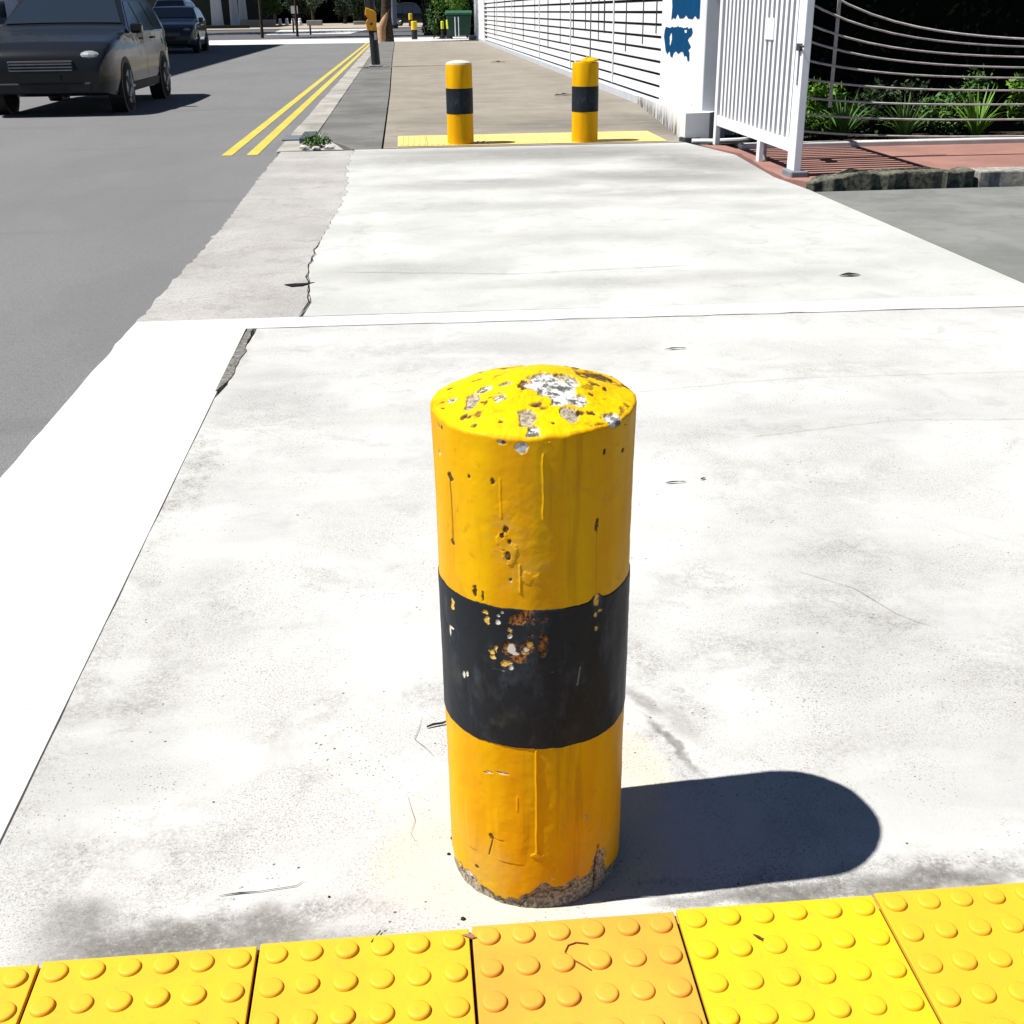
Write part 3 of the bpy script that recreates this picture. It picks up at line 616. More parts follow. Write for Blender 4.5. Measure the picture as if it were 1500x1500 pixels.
wl = empty('wall', (3.3, 13.8, 0), 'white wall panel with peeling blue lettering between fence and gate', 'wall')
def LW(mb): mb.v = [(x-3.3, y-13.8, z) for x, y, z in mb.v]; return mb
LW(MB().box(3.20, 3.42, 12.30, 15.30, -.1, 2.4)).build('panel', M_wallw, wl)
M_blue = N('peeling_blue_paint', .8, .06)
M_blue.color(M_blue.mix(M_blue.ramp(M_blue.noise(9, 6, .7, stretch=(1, 3, .6)), .35, .66), (.0005,.030,.090), (.0005,.052,.135))); M_blue = M_blue.m
def jag(y0, y1, z0, z1, seed, notch):
    rr = random.Random(seed); pts = [(y0, z1)]
    pts += [(y0+rr.uniform(-.02,.03), z1-(z1-z0)*k/6) for k in range(1, 6)]
    k = 16
    for i in range(k+1): pts.append((y0+(y1-y0)*i/k, z0+(notch if i % 4 in (1,) else 0)*rr.uniform(.5,1)+rr.uniform(0,.03)))
    pts += [(y1+rr.uniform(-.05,.03), z0+(z1-z0)*k/6) for k in range(1, 6)] + [(y1, z1)]
    return pts
def on_wall(pts, name, mat, x=3.196, t=.003):
    n_ = len(pts); mb = MB(); mb.add([(x, y, z) for y, z in pts]+[(x+t, y, z) for y, z in pts],
        [tuple(range(n_))[::-1], tuple(range(n_, 2*n_))] + [(i, (i+1) % n_, n_+(i+1) % n_, n_+i) for i in range(n_)])
    return LW(mb).build(name, mat, wl)
on_wall(jag(13.0, 14.75, 1.07, 1.95, 3, .06), 'blue_lettering', M_blue)
lower = [(15.05,.985),(14.2,.995),(13.66,.99),(13.62,.95),(13.85,.87),(13.68,.80),(13.80,.76),(13.74,.74),(13.72,.66),(13.80,.645),(13.86,.70),(13.98,.69),(14.06,.74),(14.2,.73),(14.3,.71),(14.42,.735),(14.55,.71),(14.62,.66),(14.72,.67),(14.78,.73),(14.9,.69),(15.0,.72),(15.06,.80),(15.13,.88),(15.10,.95)]
on_wall(rag(lower, .06, .006, 8), 'blue_lettering', M_blue)
# white scratches over the blue
for i, p in enumerate([[(14.78,.88),(14.70,.93),(14.66,.85),(14.74,.79)], [(13.10,1.22),(13.16,1.25),(13.14,1.15),(13.09,1.14)], [(13.12,1.13),(13.17,1.12),(13.15,1.08),(13.10,1.09)], [(13.9,.965),(14.0,.97),(13.98,.94),(13.9,.945)]]):
    on_wall(rag(p, .03, .006, i), 'bare_patch', M_wallw, 3.1925, .003)
# sloped footing in front of the wall, ending in a grey block face
ft = empty('wall_footing', (3.0, 13, 0), 'white wedge shaped wall footing ending in a grey square face', 'footing')
nf = N('grimy_white_footing', .8, .2)
sep = nf.new('ShaderNodeSeparateXYZ'); nf.lk(nf.pos(), sep.inputs[0])
gr = nf.math('MULTIPLY', nf.ramp(nf.noise(5, 6, .75, stretch=(1, 3.0, .35)), .42, .52), nf.ramp(sep.outputs[2], .24, .02))
gr = nf.math('MULTIPLY', gr, nf.ramp(sep.outputs[1], -1.1, -.7))
nf.color(nf.mix(gr, nf.mix(nf.ramp(nf.noise(3, 4), .3, .7), (.60,.60,.60), (.52,.52,.53)), (.07,.06,.045)))
mb = MB().add([(3.2,16.9,-.05),(2.70,11.63,-.05),(2.935,11.63,-.05),(3.2,12.3,-.05),(3.2,16.9,.10),(2.70,11.63,.265),(2.935,11.63,.268),(3.2,12.3,.23)],
              [(0,3,2,1),(4,5,6,7),(0,1,5,4),(1,2,6,5),(2,3,7,6),(3,0,4,7)])
mb.v = [(x-3.0, y-13, z) for x, y, z in mb.v]; mb.build('block', nf.m, ft)
mb = MB().prism([(2.72,11.625),(2.85,11.615),(2.80,11.59),(2.70,11.60),(2.66,11.7),(2.69,11.75)], -.02, .04); mb.v = [(x-3.0, y-13, z) for x, y, z in mb.v]; mb.build('dark_foot', M_gap, ft)
rr = random.Random(6); cu = []; cl_ = []
for k in range(60):
    yy = 15.25-k*.048; z = .117+(15.3-yy)*.038+rr.gauss(0,.004); h_ = rr.choice([.002,.004,.012,.016]); cu.append((3.192, yy, z+h_)); cl_.append((3.192, yy, z))
mb = MB().add(cu+cl_, [(i, i+1, 61+i-0, 60+i) for i in range(59)]); mb.v = [(x-3.0, y-13, z) for x, y, z in mb.v]; mb.build('crack', M_gap, ft)
mb = MB().box(2.945, 3.2, 12.02, 12.28, -.05, 2.2); tag(mb.build('gate_pillar', plain('pale_grey_pillar_paint', (.50,.52,.55), .7, .2, .05, 3), bevel=.01), 'pale grey pillar between the lettered wall and the gate', 'pillar')
tag(MB().tube([(2.74,11.50,.02),(2.95,11.46,.02),(3.20,11.50,.02),(3.35,11.6,.02)], .022, 8).build('pipe', M_fence, smooth=True), 'thin white pipe lying at the foot of the gate pillar', 'pipe')

gt = empty('gate', (2.95, 10, 0), 'white slatted metal gate leaf standing open on legs', 'gate')
def LG(mb): mb.v = [(x-2.95, y-10, z) for x, y, z in mb.v]; return mb
mb = MB(); pitch = .128
for k in range(17):
    y0 = 9.16+k*pitch; mb.box(2.940, 2.985, y0, y0+.062, .26, 2.0)
LG(mb).build('slats', M_fence, gt)
LG(MB().box(2.938, 2.972, 9.10, 11.36, .17, .262)).build('bottom_rail', M_fence, gt, bevel=.004)
LG(MB().box(2.938, 2.972, 9.10, 11.36, 2.0, 2.08)).build('top_rail', M_fence, gt, bevel=.004)
LG(MB().box(2.925, 2.985, 8.93, 9.10, .045, 2.12)).build('stile', M_fence, gt, bevel=.006)
LG(MB().prism([(2.895,8.88),(3.03,8.88),(3.03,9.12),(2.895,9.12)], -.02, .05)).build('foot', plain('grey_foot', (.14,.15,.17), .7, .2), gt, bevel=.01)
LG(MB().box(2.93, 2.98, 11.36, 11.44, -.01, 2.12)).build('stile', M_fence, gt, bevel=.006)
LG(MB().box(2.935, 2.975, 9.90, 9.98, -.02, .17)).build('leg', M_fence, gt, bevel=.004)
LG(MB().box(2.93, 2.944, 9.72, 9.96, .96, 1.12)).build('plate', M_fence, gt)
mb = MB().box(2.905, 2.924, 8.95, 9.03, .90, .95); mb.tube([(2.915,8.985,.93),(2.90,8.93,.94),(2.915,8.90,.93)], .008); LG(mb).build('latch', M_gap, gt)
LG(MB().tube([(2.916,8.99,.90),(2.918,8.99,.66)], .006, 6)).build('bolt_rod', plain('blue_grey_rod', (.16,.18,.22), .5, .4), gt)

# wire fence to the right of the gate
M_wire = plain('galvanised_wire', (.34,.34,.33), .5, .4, .2, 12)
wf = empty('wire_fence', (3.3, 10, 0), 'fence of curved horizontal wires before the dark garden', 'fence')
zz = [(1.36,1.16),(1.211,1.053),(1.058,.934),(.935,.83),(.789,.714),(.646,.591),(.502,.462),(.372,.336),(.235,.199)]
for i, (z0, z1) in enumerate(zz):
    pts = []; dz = z0-z1
    for k in range(26):
        x = 3.02+k*.2; t = (x-3.33)/.42; z = z0 - dz*(1-math.exp(-t*.55))/(1-math.exp(-.55)) if t > 0 else z0 - dz*t*1.25
        pts.append((x-3.3, 0, z))
    MB().tube(pts, .009, 6).build('wire', M_wire, wf)
MB().tube([(.25,.015,.42),(.25,.015,1.9)], .016, 8).build('upright', M_wire, wf)
MB().tube([(2.1,.015,0),(2.1,.015,1.9)], .016, 8).build('upright', M_wire, wf)
MB().tube([(4.0,.015,0),(4.0,.015,1.9)], .016, 8).build('upright', M_wire, wf)
MB().tube([(-.28,.015,0),(-.28,.015,1.9)], .016, 8).build('upright', M_wire, wf)
struct(MB().box(3.05, 12, 10.86, 10.98, -.05, .05), 'garden_kerb', plain('white_garden_kerb', (.42,.42,.41), .8, .2, .1, 4), bevel=.01)
# dark rough kerb stone
ks = rag([(2.86,8.44),(3.05,8.36),(3.45,8.36),(4.1,8.38),(4.1,8.55),(3.3,8.60),(2.98,8.58)], .06, .012, 14)
o = MB().prism(ks, -.05, .06, lambda x, y: .02+.075*min(1, max(0, (x-2.84)/.35))+.008*math.sin(x*23+y*31)).build('kerb_stone', plain('mossy_dark_stone', (.09,.09,.07), .95, .1, .6, 30, bump=.006), bevel=.012)
tag(o, 'rough dark mossy kerb stone beside the gate foot', 'kerb stone')
ks = rag([(4.13,8.38),(8,8.40),(8,8.60),(4.13,8.57)], .08, .01, 15)
tag(MB().prism(ks, -.05, .09).build('kerb_stone', plain('pale_kerb_stone', (.22,.21,.19), .95, .1, .4, 20, bump=.005), bevel=.012), 'long paler kerb stone right of the mossy one', 'kerb stone')
# unseen canopy added to shade the garden, with a dark rear wall
cp = empty('added_canopy', (6, 12.8, 0), 'unseen flat roof added to shade the garden behind the wire fence', 'added_canopy')
def LC(mb): mb.v = [(x-6, y-12.8, z) for x, y, z in mb.v]; return mb
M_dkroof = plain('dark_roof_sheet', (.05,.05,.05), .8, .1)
LC(MB().box(3.45, 13, 11.95, 17, 2.45, 2.6)).build('roof', M_dkroof, cp); LC(MB().box(2.35, 3.45, 11.95, 12.25, 2.45, 2.6)).build('shade_eave', M_dkroof, cp)
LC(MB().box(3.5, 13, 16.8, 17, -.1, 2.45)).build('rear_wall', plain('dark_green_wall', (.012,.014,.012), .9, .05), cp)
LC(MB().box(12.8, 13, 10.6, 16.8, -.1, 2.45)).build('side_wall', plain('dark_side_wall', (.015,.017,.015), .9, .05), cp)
for x in (3.65, 8.0): LC(MB().box(x, x+.12, 13.4, 13.52, -.1, 2.45)).build('post', M_gap, cp)

# ================================================================ FOLIAGE
def leaf_mat(name, a, b_):
    n = N(name, .6, .25); g = n.new('ShaderNodeNewGeometry')
    n.color(n.mix(g.outputs['Random Per Island'], a, b_))
    n.b.inputs['Transmission Weight'].default_value = 0
    return n.m
M_leafD = leaf_mat('dark_leaf', (.006,.014,.005), (.02,.045,.012))
M_leafM = leaf_mat('mid_leaf', (.02,.055,.010), (.06,.13,.025))
M_leafB = leaf_mat('bright_leaf', (.035,.10,.008), (.11,.22,.02))
M_leafP = leaf_mat('pale_leaf', (.05,.09,.045), (.16,.22,.13))
M_bark = plain('rough_bark', (.045,.033,.024), .95, .1, .5, 12, bump=.01)
def crown_mesh(c, rad, n_, size, seed, clumps=14):
    rs = np.random.RandomState(seed); c = np.array(c); rad = np.array(rad)
    cc = rs.normal(size=(clumps, 3)); cc /= np.linalg.norm(cc, axis=1)[:, None]; cc *= rs.uniform(.25, .8, (clumps, 1))
    k = rs.randint(0, clumps, n_); d = rs.normal(size=(n_, 3)); d /= np.linalg.norm(d, axis=1)[:, None]
    p = (cc[k] + d*(rs.uniform(.2, .5, (n_, 1)))*rs.uniform(.5, 1, (n_, 1)))*rad + c
    u = rs.normal(size=(n_, 3)); u /= np.linalg.norm(u, axis=1)[:, None]; v = np.cross(u, rs.normal(size=(n_, 3))); v /= np.linalg.norm(v, axis=1)[:, None]
    s = size*rs.uniform(.6, 1.3, (n_, 1))
    V = np.stack([p-u*s, p-v*s*.42, p+u*s, p+v*s*.42], 1).reshape(-1, 3)
    return V, np.arange(n_*4).reshape(-1, 4)
def leaves(name, mats, parent, c, rad, n_, size, seed, clumps=14):
    V, F = crown_mesh(c, rad, n_, size, seed, clumps)
    me = bpy.data.meshes.new(name); me.from_pydata(V.tolist(), [], F.tolist()); me.update(); me.materials.append(mats)
    o = bpy.data.objects.new(name, me); C.objects.link(o); o.parent = parent; return o
def tree(loc, label, trunk_h, tr, cc, cr, n_, size, seed, mat, group=None, name='tree', limbs=4):
    root = empty(name, loc, label, 'tree', group); rr = random.Random(seed)
    tb = MB(); tb.tube([(0,0,-.1),(.05*tr*5,0,trunk_h*.5),(0,.05,trunk_h),(0,0,trunk_h+.4)], [tr*1.25, tr, tr*.85, tr*.6], 10)
    for i in range(limbs):
        a = rr.uniform(0, 6.28); e = Vector((math.cos(a)*cr[0]*.5, math.sin(a)*cr[1]*.5, cc[2]+rr.uniform(-.2, .3)*cr[2]))
        s_ = Vector((0, 0, trunk_h*rr.uniform(.75, 1))); tb.tube([s_, s_.lerp(e, .5)+Vector((0, 0, .1)), e], [tr*.55, tr*.35, tr*.12], 6)
    tb.build('trunk', M_bark, root, smooth=True)
    leaves('crown', mat, root, cc, cr, n_, size, seed); return root

# dark garden behind the wire fence
def hedge(name, loc, label, size3, n_, leaf, seed, mat, cat='hedge', core=True, group=None):
    root = empty(name, loc, label, cat, group); sx, sy, sz = size3
    rs = np.random.RandomState(seed)
    if core: MB().box(-sx*.42, sx*.42, -sy*.40, sy*.40, 0, sz*.93).build('stems', plain('dark_inner_stems', (.006,.008,.005), .95, .05), root)
    p = rs.uniform(-.5, .5, (n_, 3)); ax = rs.randint(0, 3, n_); sg = rs.choice([-.5, .5], n_); p[np.arange(n_), ax] = sg*rs.uniform(.8, 1.06, n_)
    p[:, 2] = p[:, 2] + .5; p = p*np.array([sx, sy, sz]); p[:, 2] = np.maximum(p[:, 2], .02)
    u = rs.normal(size=(n_, 3)); u /= np.linalg.norm(u, axis=1)[:, None]; v = np.cross(u, rs.normal(size=(n_, 3))); v /= np.linalg.norm(v, axis=1)[:, None]
    s = leaf*rs.uniform(.6, 1.3, (n_, 1)); V = np.stack([p-u*s, p-v*s*.42, p+u*s, p+v*s*.42], 1).reshape(-1, 3)
    me = bpy.data.meshes.new('foliage'); me.from_pydata(V.tolist(), [], np.arange(n_*4).reshape(-1, 4).tolist()); me.update(); me.materials.append(mat)
    o = bpy.data.objects.new('foliage', me); C.objects.link(o); o.parent = root; return root
hedge('hedge', (6.2, 14.4, 0), 'dark hedge filling the back of the garden', (5.2, 1.6, 2.0), 9000, .05, 21, M_leafD)
def strap_plant(loc, label, n_, ln, seed, mat, group='strap leaved plants behind the wire fence'):
    root = empty('garden_plant', loc, label, 'plant', group); rr = random.Random(seed); mb = MB()
    for i in range(n_):
        a = rr.uniform(0, 6.28); l = ln*rr.uniform(.6, 1.1); w_ = .012*rr.uniform(.8, 1.4); dx, dy = math.cos(a), math.sin(a); P = []
        sp = rr.uniform(.25, .95)
        for k in range(7):
            t = k/6; x = dx*l*sp*t; y = dy*l*sp*t; z = l*(1.15*t - .75*sp*t*t); ww = w_*(1-t**2)+.001; P += [(x-dy*ww, y+dx*ww, z), (x+dy*ww, y-dx*ww, z+.002)]
        mb.add(P, [(2*k, 2*k+1, 2*k+3, 2*k+2) for k in range(6)])
    mb.build('leaf_blades', mat, root); return root
for i, (x, y, s, lab) in enumerate([(3.62,11.2,.42,'light green strap leaved plant close behind the gate stile'),(4.15,11.3,.52,'broad tuft of bright strap leaves in the middle behind the wires'),
        (3.42,11.55,.34,'small strap leaved plant just behind the garden kerb'),(4.75,11.25,.5,'strap leaved plant right of the bright tuft'),(5.5,11.35,.55,'strap leaved plant furthest right behind the wires'),(3.28,11.2,.3,'low strap leaved plant under the gate rail')]):
    strap_plant((x, y, 0), lab, 70, s, 40+i, M_leafM if i % 2 else M_leafB)
for i, (x, y_, s_, lab) in enumerate([(3.55,11.05,.26,'low leafy shrub on the garden kerb right behind the gate stile'),(4.1,11.15,.30,'low leafy shrub between the two nearest strap leaved tufts'),(4.75,11.1,.34,'low leafy shrub in the middle of the wire fence'),(5.5,11.2,.36,'low leafy shrub near the right end of the wire fence'),(6.3,11.1,.34,'low leafy shrub at the far right of the wire fence')]):
    q_ = empty('shrub', (x, y_+.62, 0), lab, 'shrub', 'low shrubs behind the wire fence'); MB().tube([(0,0,-.02),(0,0,s_)], .012, 6).build('stem', M_bark, q_)
    leaves('foliage', [M_leafM, M_leafB, M_leafD][i % 3], q_, (0,0,s_*.75), (.48,.28,s_*1.05), 1800, .035, 90+i, 10)
r_ = empty('shrub', (3.72, 12.2, 0), 'hanging green creeper shrub in the dark garden', 'shrub')
MB().tube([(0,0,-.02),(.03,.02,.8),(-.02,0,1.5)], [.02,.015,.008], 6).build('stem', M_bark, r_); leaves('foliage', M_leafM, r_, (0,0,.9), (.28,.25,.75), 900, .032, 9, 9)
r_ = empty('shrub', (3.35, 11.7, 0), 'low dark green shrub under the gate', 'shrub')
MB().tube([(0,0,-.02),(0,0,.2)], .015, 6).build('stem', M_bark, r_); leaves('foliage', M_leafD, r_, (0,0,.16), (.38,.28,.22), 900, .03, 10, 9)

# weed in the kerb and its stones
wd = empty('weed', (-.87, 11.86, .0), 'small green weed growing from the kerb gap', 'weed')
leaves('foliage', M_leafM, wd, (0,0,.055), (.16,.16,.10), 420, .022, 3, 10)
mb = MB(); rr = random.Random(8)
for i in range(14):
    a = rr.uniform(0, 6.28); mb.tube([(0,0,-.005),(math.cos(a)*.05,math.sin(a)*.05,.07),(math.cos(a)*.12,math.sin(a)*.12,.08+rr.uniform(0,.07))], .003, 5)
mb.build('stem', M_leafM, wd)
def stone(loc, s, label, seed, mat, name='stone', cat='stone', group='loose stones by the kerb weed'):
    bm = bmesh.new(); bmesh.ops.create_icosphere(bm, subdivisions=2, radius=1); rr = random.Random(seed)
    for v in bm.verts: v.co *= rr.uniform(.8, 1.15); v.co = Vector((v.co.x*s[0], v.co.y*s[1], v.co.z*s[2]))
    me = bpy.data.meshes.new(name); bm.to_mesh(me); bm.free(); me.materials.append(mat); o = bpy.data.objects.new(name, me); C.objects.link(o); o.location = loc
    return tag(o, label, cat, group)
M_st = plain('pale_stone', (.36,.34,.30), .9, .1, .15, 30)
stone((-.98,11.66,.015),(.05,.04,.03),'pale stone left of the kerb weed',1,M_st); stone((-.86,11.62,.013),(.045,.035,.025),'pale stone directly in front of the kerb weed',2,M_st); stone((-.74,11.66,.013),(.05,.04,.025),'flat pale stone right of the kerb weed',3,M_st)
dr = empty('kerb_drain', (-.97, 12.6, 0), 'dark blue grey drain block set in the kerb behind the weed', 'drain')
MB().box(-.10, .04, -.35, .35, -.02, .055).build('block', plain('blue_grey_iron', (.05,.058,.066), .6, .3), dr, bevel=.01)
MB().box(-.30, -.105, -.05, .42, .0, .012).build('cover', plain('pale_blue_grey_cover', (.10,.115,.13), .6, .3), dr)

# street pole with yellow box
pl = empty('traffic_pole', (-.64, 29.7, 0), 'dark grey street pole with orange yellow crossing box', 'pole')
MB().tube([(0,0,.0),(-.03,0,.7),(-.06,0,1.5),(-.12,0,4.0)], [.105,.10,.095,.08], 16).build('shaft', plain('dark_grey_pole_paint', (.014,.017,.021), .5, .3), pl, smooth=True)
MB().box(-.17, .17, -.17, .17, -.01, .045).build('base_plate', plain('grey_concrete_base', (.26,.26,.26), .9, .1, .2, 12), pl, bevel=.01)
mb = MB(); pf = [(-.19,.98),(-.16,.80),(.055,.80),(.065,1.18),(.0,1.24),(-.17,1.30),(-.20,1.14),(-.13,1.06)]
n_ = len(pf); mb.add([(x,-.15,z) for x,z in pf]+[(x,.08,z) for x,z in pf], [tuple(range(n_)), tuple(range(n_,2*n_))[::-1]]+[(i,n_+i,n_+(i+1)%n_,(i+1)%n_) for i in range(n_)])
bx = mb.build('crossing_box', plain('orange_yellow_box_paint', (.55,.25,.012), .5, .3), pl, bevel=.015)
MB().lathe([(.035,0),(.035,.03),(.02,.04)], n=12).build('push_button', M_gap, bx, loc=(-.06,-.155,.95)).rotation_euler = (R(90),0,0)
MB().box(-.01,.05,-.113,-.10,.60,.76).build('label_plate', plain('white_plate', (.5,.5,.5), .5, .3), pl, bevel=.01)
MB().tube([(-.17,0,1.25),(-.19,0,1.6),(-.2,0,3.5)], .014, 6).build('conduit', plain('green_conduit', (.06,.10,.04), .6, .2), pl)
stone((-.95,29.3,.0),(.16,.13,.03),'crumbled grey concrete lump left of the pole foot',4,M_lane, 'rubble','rubble','concrete rubble at the pole foot'); stone((-.38,29.4,.0),(.14,.12,.03),'crumbled grey concrete lump right of the pole foot',5,M_lane,'rubble','rubble','concrete rubble at the pole foot')

# tree beside the path end
t = empty('tree', (-.66, 56, 0), 'brown forked tree trunk behind the street pole', 'tree')
MB().tube([(0,0,-.1),(.03,0,.4),(.0,0,1.0),(.05,0,1.6),(.15,0,4.5)], [.34,.26,.24,.22,.16], 12).build('trunk', M_bark, t, smooth=True)
MB().tube([(-.22,-.2,-.1),(-.22,-.2,.55),(-.02,-.15,.95),(.10,-.1,1.3),(-.05,0,1.8),(-.5,0,3.8)], [.20,.20,.13,.10,.09,.08], 10).build('limb', plain('tan_bare_wood', (.30,.18,.10), .8, .2, .2, 8), t, smooth=True)
leaves('crown', M_leafD, t, (.3,0,6.0), (2.6,2.6,1.7), 5000, .11, 77, 20)
# trees added to shade the side road, crowns unseen and stretched for it
tree((-18.0,86,0), 'tall tree added to shade the side road on the left', 4.5, .25, (6.5,0,8.2), (8,9,2.6), 9000, .22, 51, M_leafD, 'tall trees added to shade the side road')
tree((-21,84,0), 'tall tree added for shade furthest left beyond the junction', 4.5, .25, (0,0,8.2), (7,9,2.6), 7000, .22, 52, M_leafD, 'tall trees added to shade the side road')
tree((3.6,84,0), 'tall tree added for shade behind the green waste bin', 4.5, .22, (-2.5,-2,8.4), (7,9,2.6), 9000, .22, 53, M_leafD, 'tall trees added to shade the side road')
tree((-7.6,69.5,0), 'slender tree added to shade the near corner of the side road', 4.2, .07, (2.2,0,6.3), (5.2,2.4,1.5), 5000, .16, 54, M_leafD, 'slender trees added to shade the junction')
tree((-5.9,72,0), 'slender tree added for shade by the sunlit road patch', 4.2, .06, (4.5,-2,6.3), (6.5,2.4,1.5), 5000, .16, 55, M_leafD, 'slender trees added to shade the junction')

# green bin, plant, hedge at the far right
gb = empty('waste_bin', (2.75, 60.5, 0), 'large dark green wheeled waste bin at the end of the path', 'waste bin')
M_gbin = plain('dark_green_plastic', (.012,.050,.030), .5, .3)
mb = MB(); mb.add([(-.50,-.45,.12),(.50,-.45,.12),(.50,.45,.12),(-.50,.45,.12),(-.58,-.52,1.02),(.58,-.52,1.02),(.58,.52,1.02),(-.58,.52,1.02)], [(0,3,2,1),(4,5,6,7),(0,1,5,4),(1,2,6,5),(2,3,7,6),(3,0,4,7)])
mb.build('body', M_gbin, gb, bevel=.03)
mb = MB(); pf = [(-.56,1.03),(-.56,1.12),(-.3,1.22),(.3,1.22),(.56,1.12),(.56,1.03)]
mb.add([(-.62 if True else 0, y, z) for y, z in pf]+[(.62, y, z) for y, z in pf], [tuple(range(6))[::-1], tuple(range(6,12))]+[(i,(i+1)%6,6+(i+1)%6,6+i) for i in range(6)])
mb.build('lid', plain('green_lid', (.02,.085,.045), .5, .3), gb, bevel=.02)
for x in (-.4, .4):
    for y in (-.36, .36): MB().tube([(x-.03,y,.07),(x+.03,y,.07)], .07, 12).build('wheel', M_vb, gb)
for x, lab in ((2.54, 'thin pale post before the left half of the green bin'), (2.70, 'thin pale post before the middle of the green bin')):
    tag(MB().tube([(x,59.6,-.02),(x,59.6,.94)], .022, 8).build('post', M_fence, smooth=True), lab, 'post', 'thin pale posts in front of the green bin')
r_ = empty('shrub', (1.55, 60.8, 0), 'leafy dark shrub left of the yellow green bollards', 'shrub'); MB().tube([(0,0,-.02),(0,0,1.0)], .03, 6).build('stem', M_bark, r_)
leaves('foliage', M_leafM, r_, (0,0,.72), (.42,.4,.85), 1200, .06, 61, 12)
r_ = empty('shrub', (2.0, 61.2, 0), 'dark low shrub behind the yellow green bollards', 'shrub'); MB().tube([(0,0,-.02),(0,0,.5)], .03, 6).build('stem', M_bark, r_)
leaves('foliage', M_leafD, r_, (0,0,.45), (.6,.4,.6), 1500, .06, 62, 12)
tree((2.7,66,0), 'bright green leafy tree above the waste bin', 1.2, .12, (0,0,2.6), (1.55,1.5,1.65), 6500, .075, 63, M_leafB)
hedge('hedge', (3.6,70,0), 'dark hedge behind the green waste bin', (4.6,2,2.2), 5000, .1, 64, M_leafD)

# far side: pillar, sign, cars before an added dark backdrop
pi = empty('pillar', (-.62,101,0), 'blue grey pillar standing across the side road', 'pillar')
MB().lathe([(.30,0),(.30,7)], n=20).build('shaft', plain('blue_grey_pillar_paint', (.20,.22,.27), .6, .2), pi, smooth=True); MB().lathe([(.36,-.05),(.36,.25),(.31,.27)], n=20).build('base', M_gap, pi)
sgn = empty('sign', (1.85,80,0), 'white notice board on a post by the leafy shrub', 'sign')
MB().tube([(0,0,-.05),(0,0,2.1)], .03, 8).build('post', M_gap, sgn); MB().box(-.2,.2,-.05,-.03,1.05,1.95).build('board', M_fence, sgn)
sgn = empty('sign', (-10.6,128,0), 'small white board among the dark trees across the junction', 'sign')
MB().tube([(0,0,-.05),(0,0,1.9)], .04, 8).build('post', M_gap, sgn); MB().box(-.34,.34,-.07,-.045,1.15,1.85).build('board', M_fence, sgn)
for i, (x, nm) in enumerate([(-12.3,'leftmost'),(-11.62,'second from left'),(-10.98,'third from left'),(-10.3,'rightmost')]):
    tag(MB().lathe([(.17,.05),(.19,.40),(.14,.44),(.14,.66),(.10,.70)], x, 130, 12).build('white_post', M_fence, smooth=True), '%s of four stubby white posts under the small white board' % nm, 'post', 'stubby white posts under the board')
tag(MB().box(-12.6,-10.0,129.6,130.4,0,.10).build('planter_edge', M_kerb, bevel=.02), 'low pale planter edge carrying the four white posts', 'planter')
tag(MB().box(-16.2,-12.7,129,129.6,0,.62).build('low_wall', plain('beige_low_wall', (.34,.29,.22), .8, .2), bevel=.03), 'low beige wall left of the four white posts', 'wall')
tag(MB().box(-9.4,-7.9,127,128,0,.5).build('low_wall', M_kerb, bevel=.03), 'short grey wall at the foot of the pale tree', 'wall')
tag(MB().box(-4.9,-3.7,130,131,0,.35).build('low_wall', M_kerb, bevel=.03), 'very low pale wall left of the street pole', 'wall')
for x, y_, z_, lab in ((-7.45,88,.95,'thin dark street post at the left of the sunlit road patch'),(-5.55,77.5,.5,'short dark post at the corner of the sunlit road patch')):
    tag(MB().tube([(x,y_,-.05),(x,y_,z_)], .055, 8).build('post', M_gap, smooth=True), lab, 'post')
tree((-13.6,134,0), 'mid green bushy tree behind the low beige wall', .8, .15, (0,0,1.9), (1.6,1.4,1.6), 2500, .12, 71, M_leafM, 'trees across the junction')
tree((-8.9,129,0), 'pale leaved young tree with thin trunk', 1.4, .16, (0,0,2.9), (1.7,1.5,1.35), 2200, .13, 72, M_leafP, 'trees across the junction')
for i, x in enumerate((-18.5,-16,-11.3,-6.3,-4.0,-1.8)):
    tree((x,140+i%2*3,0), ['dark broad tree behind the white columns','dark tree directly behind the beige wall','dark tree behind the white board','dark tree right of the pale young tree','dark tree left of the street pole','dark tree behind the street pole'][i], 1.0, .2, (0,0,2.3), (1.9,1.8,2.1), 3500, .12, 80+i, M_leafD, 'dark trees across the junction')
sh = empty('dark_backdrop', (-5,160,0), 'long dark roofed backdrop added behind the trees across the junction', 'building')  # made up: unseen roof and blackened inside give the far darkness
MB().box(-34,22,-10,14,4.2,4.6).build('roof', M_dkroof, sh); MB().box(-34,22,13.5,14,-.2,4.2).build('rear_wall', plain('blackened_backdrop_wall', (.008,.009,.010), .9, .05), sh)
for x in (-30,-20,-10,0,10,20): MB().box(x,x+.4,-9.6,-9.2,-.1,4.2).build('post', M_gap, sh)
struct(MB().box(-39,17,150,174,.02,.03), 'backdrop_floor', plain('blackened_backdrop_floor', (.02,.02,.02), .9, .05))

